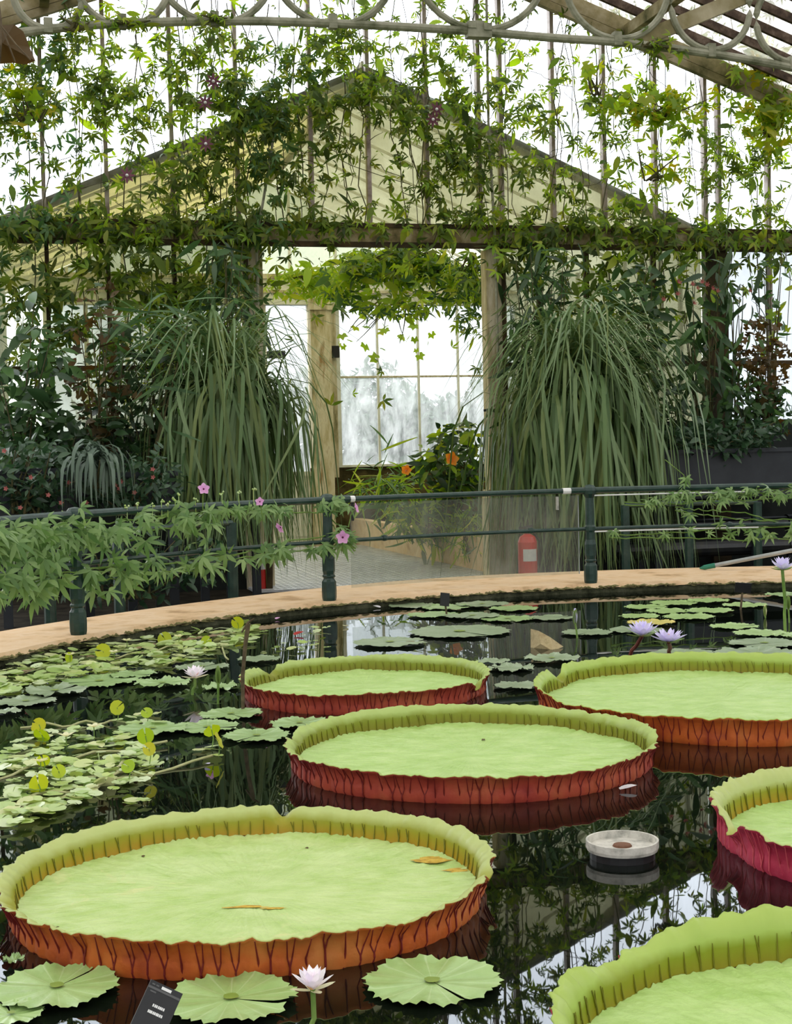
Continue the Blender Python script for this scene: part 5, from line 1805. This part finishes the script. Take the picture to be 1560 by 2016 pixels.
r_ = np.random.default_rng(99)
VX, VY = sample(6000, -60, 1640, -140, 455, DENS, 0.17, r_)
LX, LY = sample(1500, -60, 1640, 440, 800, DLOW, 0.02, r_)
bx = r_.uniform(-60, 1640, 560)
by = 455 + (bx - 780) * .019 + r_.normal(8, 20, 560)
keep = ~((bx > 520) & (bx < 950) & (r_.uniform(0, 1, 560) < .6))
AX, AY = np.concatenate([VX, LX, bx[keep]]), np.concatenate([VY, LY, by[keep]])
vine_cols = [(88, 'passion vine climbing the leftmost glazing bar, left of the yellow gable panes'), (212, 'passion vine on the second glazing bar, over the yellow gable panes'), (342, 'passion vine with purple flowers left of the door gable'),
             (440, 'dense passion vine mass above the left door post'), (530, 'dark passion vine curtain falling past the left door post'), (640, 'passion vine sprays left of the gable peak'), (740, 'passion vine around the gable peak'),
             (850, 'passion vine just right of the gable peak'), (950, 'passion vine thicket above the right door post'), (1060, 'passion vine on the glazing bar right of the right door post'), (1170, 'thin passion vine over the right slope of the gable'),
             (1290, 'passion vine over the dark corner post'), (1400, 'sparse passion vine on the bright panes at right'), (1520, 'passion vine at the right edge under the rafter')]
cx_ = np.array([q[0] for q in vine_cols])
own = np.abs(AX[:, None] + r_.normal(0, 30, len(AX))[:, None] - cx_[None]).argmin(1)
for vi_, (vx, lb) in enumerate(vine_cols):
    sel = own == vi_
    x, y = AX[sel], AY[sel]
    n = len(x)
    dv = -0.12 - np.abs(r_.normal(0, .16, n)) - np.where((y > 430) & (y < 520), .12, 0)
    P = np.array([PW(a, b, c) for a, b, c in zip(x, y, dv)])
    root = thing('passion_vine', lb, 'vine', PW(vx, 456, -.2), 'passion vines on the end wall')
    sb = MB()
    nst = 4
    for k in range(nst):
        m = 12
        yy = np.linspace(r_.uniform(430, 700) if (vx < 520 or vx > 1000) else 455, r_.uniform(-120, 60), m)
        xx = vx + r_.normal(0, 36) + np.cumsum(r_.normal(0, 9, m))
        sb.tube([PW(a, b, -0.14 - .06 * k / nst) for a, b in zip(xx, yy)], r_.uniform(.005, .009), 5)
    for k in range(5):
        m = 7
        x0_, y0_ = vx + r_.normal(0, 40), r_.uniform(20, 440)
        xx = x0_ + np.cumsum(r_.normal(0, 14, m)) + np.linspace(0, r_.normal(0, 70), m)
        yy = y0_ + np.linspace(0, r_.uniform(30, 160), m)
        sb.tube([PW(a, b, -0.2) for a, b in zip(xx, yy)], .005, 4)
    link('stems', sb, stem_mat, root)
    fw = r_.normal(0, 1, (n, 3)) + np.array([0, 0, -.7])
    nm = TOCAM * 1.0 + r_.normal(0, .55, (n, 3)) + np.array([0, 0, .35])
    size = r_.uniform(0.11, 0.27, n) * np.where(y > 430, 1.2, 1.0)
    mats = [lf_vine, lf_vine, lf_vine, lf_lime] if vi_ not in (0, 4) else [lf_vine, lf_vine, lf_mid]
    foliage(root, P, frames(fw, nm), size, PALM3 + PALM5 + [NARROW[0], OVAL[0]], mats, limit=300)
    if vi_ in (2, 1, 3, 7):
        spots = {2: [(405, 283)], 1: [(250, 345)], 3: [(404, 202), (420, 160)], 7: [(860, 215), (853, 235)]}[vi_]
        add_blooms(root, spots, -.55, .11, pt_purple, 8, centre=pt_cream and white_mat, el=-.1, facing=TOCAM + np.array([0, 0, -.2]), name='purple_petal')

# broad-leaved gourd vines
for (px, py, rx, ry, n, lb, sd) in ((1300, 215, 130, 26, 150, 'broad-leaved yellowing vine strung across the upper right panes', 61), (1520, 240, 70, 60, 150, 'broad-leaved green vine at the right edge below the big rafter', 62), (1172, 165, 34, 45, 22, 'chain of bright broad leaves hanging below the ring arch', 63),
                                     (1290, 330, 60, 50, 24, 'few broad leaves dangling on the bright right panes', 64), (60, 210, 60, 60, 46, 'broad yellow green leaves at the left edge of the upper panes', 65), (1500, 130, 80, 40, 90, 'yellow green creeper over the end of the big rafter', 66)):
    shrub('broadleaf_vine', lb, 'vine', px, py, rx, ry, -0.55, LOBED + PALM5, 0.24, n, [lf_gourd, lf_gourd, lf_lime], sd, depth=.25, base_y=py + ry * .5, stems=8, droop=.6)
# creeper on the truss
for (px, py, rx, ry, n, lb, sd) in ((250, 45, 60, 12, 60, 'mossy creeper clinging to the arch under the second ring', 71), (425, 35, 40, 10, 40, 'little creeper tuft under the third ring', 72), (1290, 92, 90, 14, 50, 'creeper twined along the right end of the ring arch', 73), (150, 60, 40, 45, 34, 'leafy creeper hanging from the left end of the ring arch', 74)):
    shrub('arch_creeper', lb, 'vine', px, py, rx, ry, TD - .06, PALM3 + OVAL, 0.09, n, [lf_vine, lf_lime], sd, depth=.06, base_y=py, stems=5)

# big brown leaf hanging close to the camera, top left
c = np.array(CAM + ray(18, 35) * 5.2)
bl = thing('brown_hanging_leaf', 'large brown withered leaf hanging in the top left corner', 'leaf', c)
k = 5.2 / FPX
op = [(-60, 20), (-30, 45), (0, 50), (28, 48), (46, 62), (58, 92), (70, 120), (52, 127), (25, 124), (0, 126), (-30, 128), (-60, 122)]
vv = [CAM + ray(5, 85) * 5.17] + [CAM + ray(x, y) * (5.2 + .02 * (i % 3)) for i, (x, y) in enumerate(op)]
link('blade', MB().add(np.array(vv), [(0, i + 1, (i + 1) % len(op) + 1) for i in range(len(op))]), leafmat('withered_brown_leaf', [(0.07, 0.045, 0.014), (0.09, 0.055, 0.016)], .6, .35), bl)
vb = MB()
for q in ((-40, 120), (0, 124), (30, 122), (60, 118)):
    vb.tube([CAM + ray(2, 50) * 5.16, CAM + ray(q[0] * .5 + 2, 88) * 5.15, CAM + ray(*q) * 5.17], .003, 5)
link('veins', vb, stick_mat, bl)
link('stalk', MB().tube([CAM + ray(2, 52) * 5.17, CAM + ray(-4, 0) * 5.2, CAM + ray(-10, -700) * 5.3], .006, 6), stick_mat, bl)

# --- passion vine on the railing


def rail_vine(label, bands, seed, size, limit=300):
    r_ = np.random.default_rng(seed)
    P, S = [], []
    sb = MB()
    for (x0, x1, y0f, y1f, n, sig, sz) in bands:
        xs_ = np.linspace(x0, x1, 26)
        for q in range(2):
            ys_ = np.interp(xs_, [x0, x1], [y0f, y1f]) + np.cumsum(r_.normal(0, 2.0, 26)) + q * 6
            sb.tube([oncyl(a, b, RR + r_.uniform(-.05, .05)) for a, b in zip(xs_, ys_)], .007, 5)
        for k in range(n):
            x = r_.uniform(x0, x1)
            y = np.interp(x, [x0, x1], [y0f, y1f]) + r_.normal(sig * .4, sig)
            P.append(oncyl(x, y, RR - abs(r_.normal(.08, .08))))
            S.append(sz * r_.uniform(.65, 1.2))
    P, S = np.array(P), np.array(S)
    n = len(P)
    root = thing('railing_vine', label, 'vine', P.mean(0))
    link('stems', sb, green_stem, root)
    fw = r_.normal(0, .9, (n, 3)) * [1.3, .5, .6] + np.array([0, -.3, -.55])
    nm = r_.normal(0, .35, (n, 3)) + np.array([0, -.75, .8])
    foliage(root, P, frames(fw, nm), S, PALM5 + PALM6 + PALM7, [lf_rail], limit=limit)
    return root


rv = rail_vine('passion vine with palmate leaves and pink flowers wound along the left railing', [
    (-30, 180, 1055, 1035, 52, 15, .25), (-30, 140, 1100, 1080, 26, 20, .25), (-30, 120, 1155, 1135, 20, 14, .28), (150, 420, 1035, 1016, 34, 11, .25), (150, 420, 1125, 1100, 26, 15, .27), (60, 280, 1070, 1070, 10, 16, .24),
    (400, 690, 1006, 990, 36, 6, .2), (400, 700, 1098, 1065, 24, 8, .25), (640, 700, 1010, 1080, 9, 10, .22), (0, 260, 1145, 1130, 10, 14, .26)], 81, .3, 300)
BP2 = T_petal(1, .8, .05)
for (x, y, s, fx) in ((401, 963, 13, (.3, -1, .35)), (512, 988, 10, (-.2, -1, .3)), (675, 1058, 15, (0, -1, .05)), (700, 1001, 12, (1, -.25, .3)), (553, 1038, 13, (-.7, -.5, -.5))):
    c = oncyl(x, y, RR - .34)
    kk = s * c[1] / FPX
    fz = np.array(fx, float)
    fz /= np.linalg.norm(fz)
    ux = np.cross([0, 0, 1], fz)
    ux /= np.linalg.norm(ux)
    Fz = np.stack([ux, np.cross(fz, ux), fz], 1)
    fl_ = link('pink_flower', MB().lathe([(0, -kk * .2), (kk * .24, kk * .02), (0, kk * .12)], (0, 0, 0), 8), pt_magenta, rv, M4(Fz, c))
    for k in range(5):
        link('petal', tmesh(BP2, pt_pink), None, fl_, M4(Fz @ rot_petal(k * 1.2566 + .3, .18) * kk, c))
    link('flower_stalk', MB().tube([c - fz * kk * .1, c - fz * kk * .8 - [0, 0, .05], c - [0, 0, .16] - fz * .08], .005, 5), green_stem, fl_)
# tiny white bud clusters over the rail
bd = MB()
for x, y in ((437, 972), (470, 968), (499, 966), (352, 975), (345, 985), (330, 992), (385, 985), (318, 990), (300, 996), (250, 1000), (270, 995)):
    c = oncyl(x, y, RR - .03)
    bd.tube([c - [0, 0, .12], c], .004, 4)
    for k in range(4):
        q = c + rng.normal(0, .012, 3)
        bd.lathe([(0, -.012), (.011, 0), (0, .014)], q, 5)
link('bud_cluster', bd, lf_float, rv)
rail_vine('thin passion vine with spread palmate leaves along the right railing', [(1230, 1600, 985, 960, 40, 7, .16), (1400, 1600, 972, 962, 24, 7, .16), (1200, 1600, 1052, 1040, 16, 6, .18), (1330, 1560, 1000, 1030, 6, 22, .22)], 82, .25)
tg = rail_vine('single shoot with yellowing leaf rising above the right rail', [(1345, 1352, 950, 940, 3, 6, .16)], 83, .2)
link('shoot', MB().tube([oncyl(1352, 975, RR), oncyl(1347, 935, RR), oncyl(1310, 905, RR)], .006, 5), green_stem, tg)

# --- trees outside, seen through the far windows


def tree(px, d, w, h, lb, seed, mat):
    r_ = np.random.default_rng(seed)
    b = PW(px, 1000, d)
    b[2] = -0.45
    root = thing('garden_tree', lb, 'tree', b)
    link('trunk', MB().tube([b, b + [0.1, 0, h * .3], b + [0, 0.1, h * .7]], [.25, .18, .08], 8), stem_mat, root)
    n = 3000
    a = r_.normal(0, 1, (n, 3))
    a /= np.linalg.norm(a, axis=1)[:, None]
    P = b + [0, 0, h * .58] + a * (r_.uniform(.25, 1, n) ** .4)[:, None] * [w / 2, w / 2, h * .46] * (1 + .2 * np.sin(a[:, :1] * 6 + a[:, 2:] * 5))
    foliage(root, P, frames(r_.normal(0, 1, (n, 3)), a + [0, 0, .3]), r_.uniform(.22, .5, n), OVAL, [mat], limit=0)


lf_tree = leafmat('garden_tree_leaf', [(0.10, 0.16, 0.10), (0.16, 0.22, 0.14), (0.22, 0.29, 0.19)], .5, .3)
tree(560, 24, 4.2, 4.4, 'blurred dark tree outside behind the left porch panes', 1, lf_tree)
tree(700, 31, 4.2, 5.0, 'blurred tree outside behind the window left of centre', 2, lf_tree)
tree(860, 21, 4.0, 3.6, 'blurred low tree outside behind the right panes of the far window', 3, lf_tree)
tree(330, 29, 5, 5.5, 'tree outside far left beyond the porch', 4, lf_tree)
tree(1010, 35, 5, 5.0, 'tree outside right beyond the porch', 5, lf_tree)
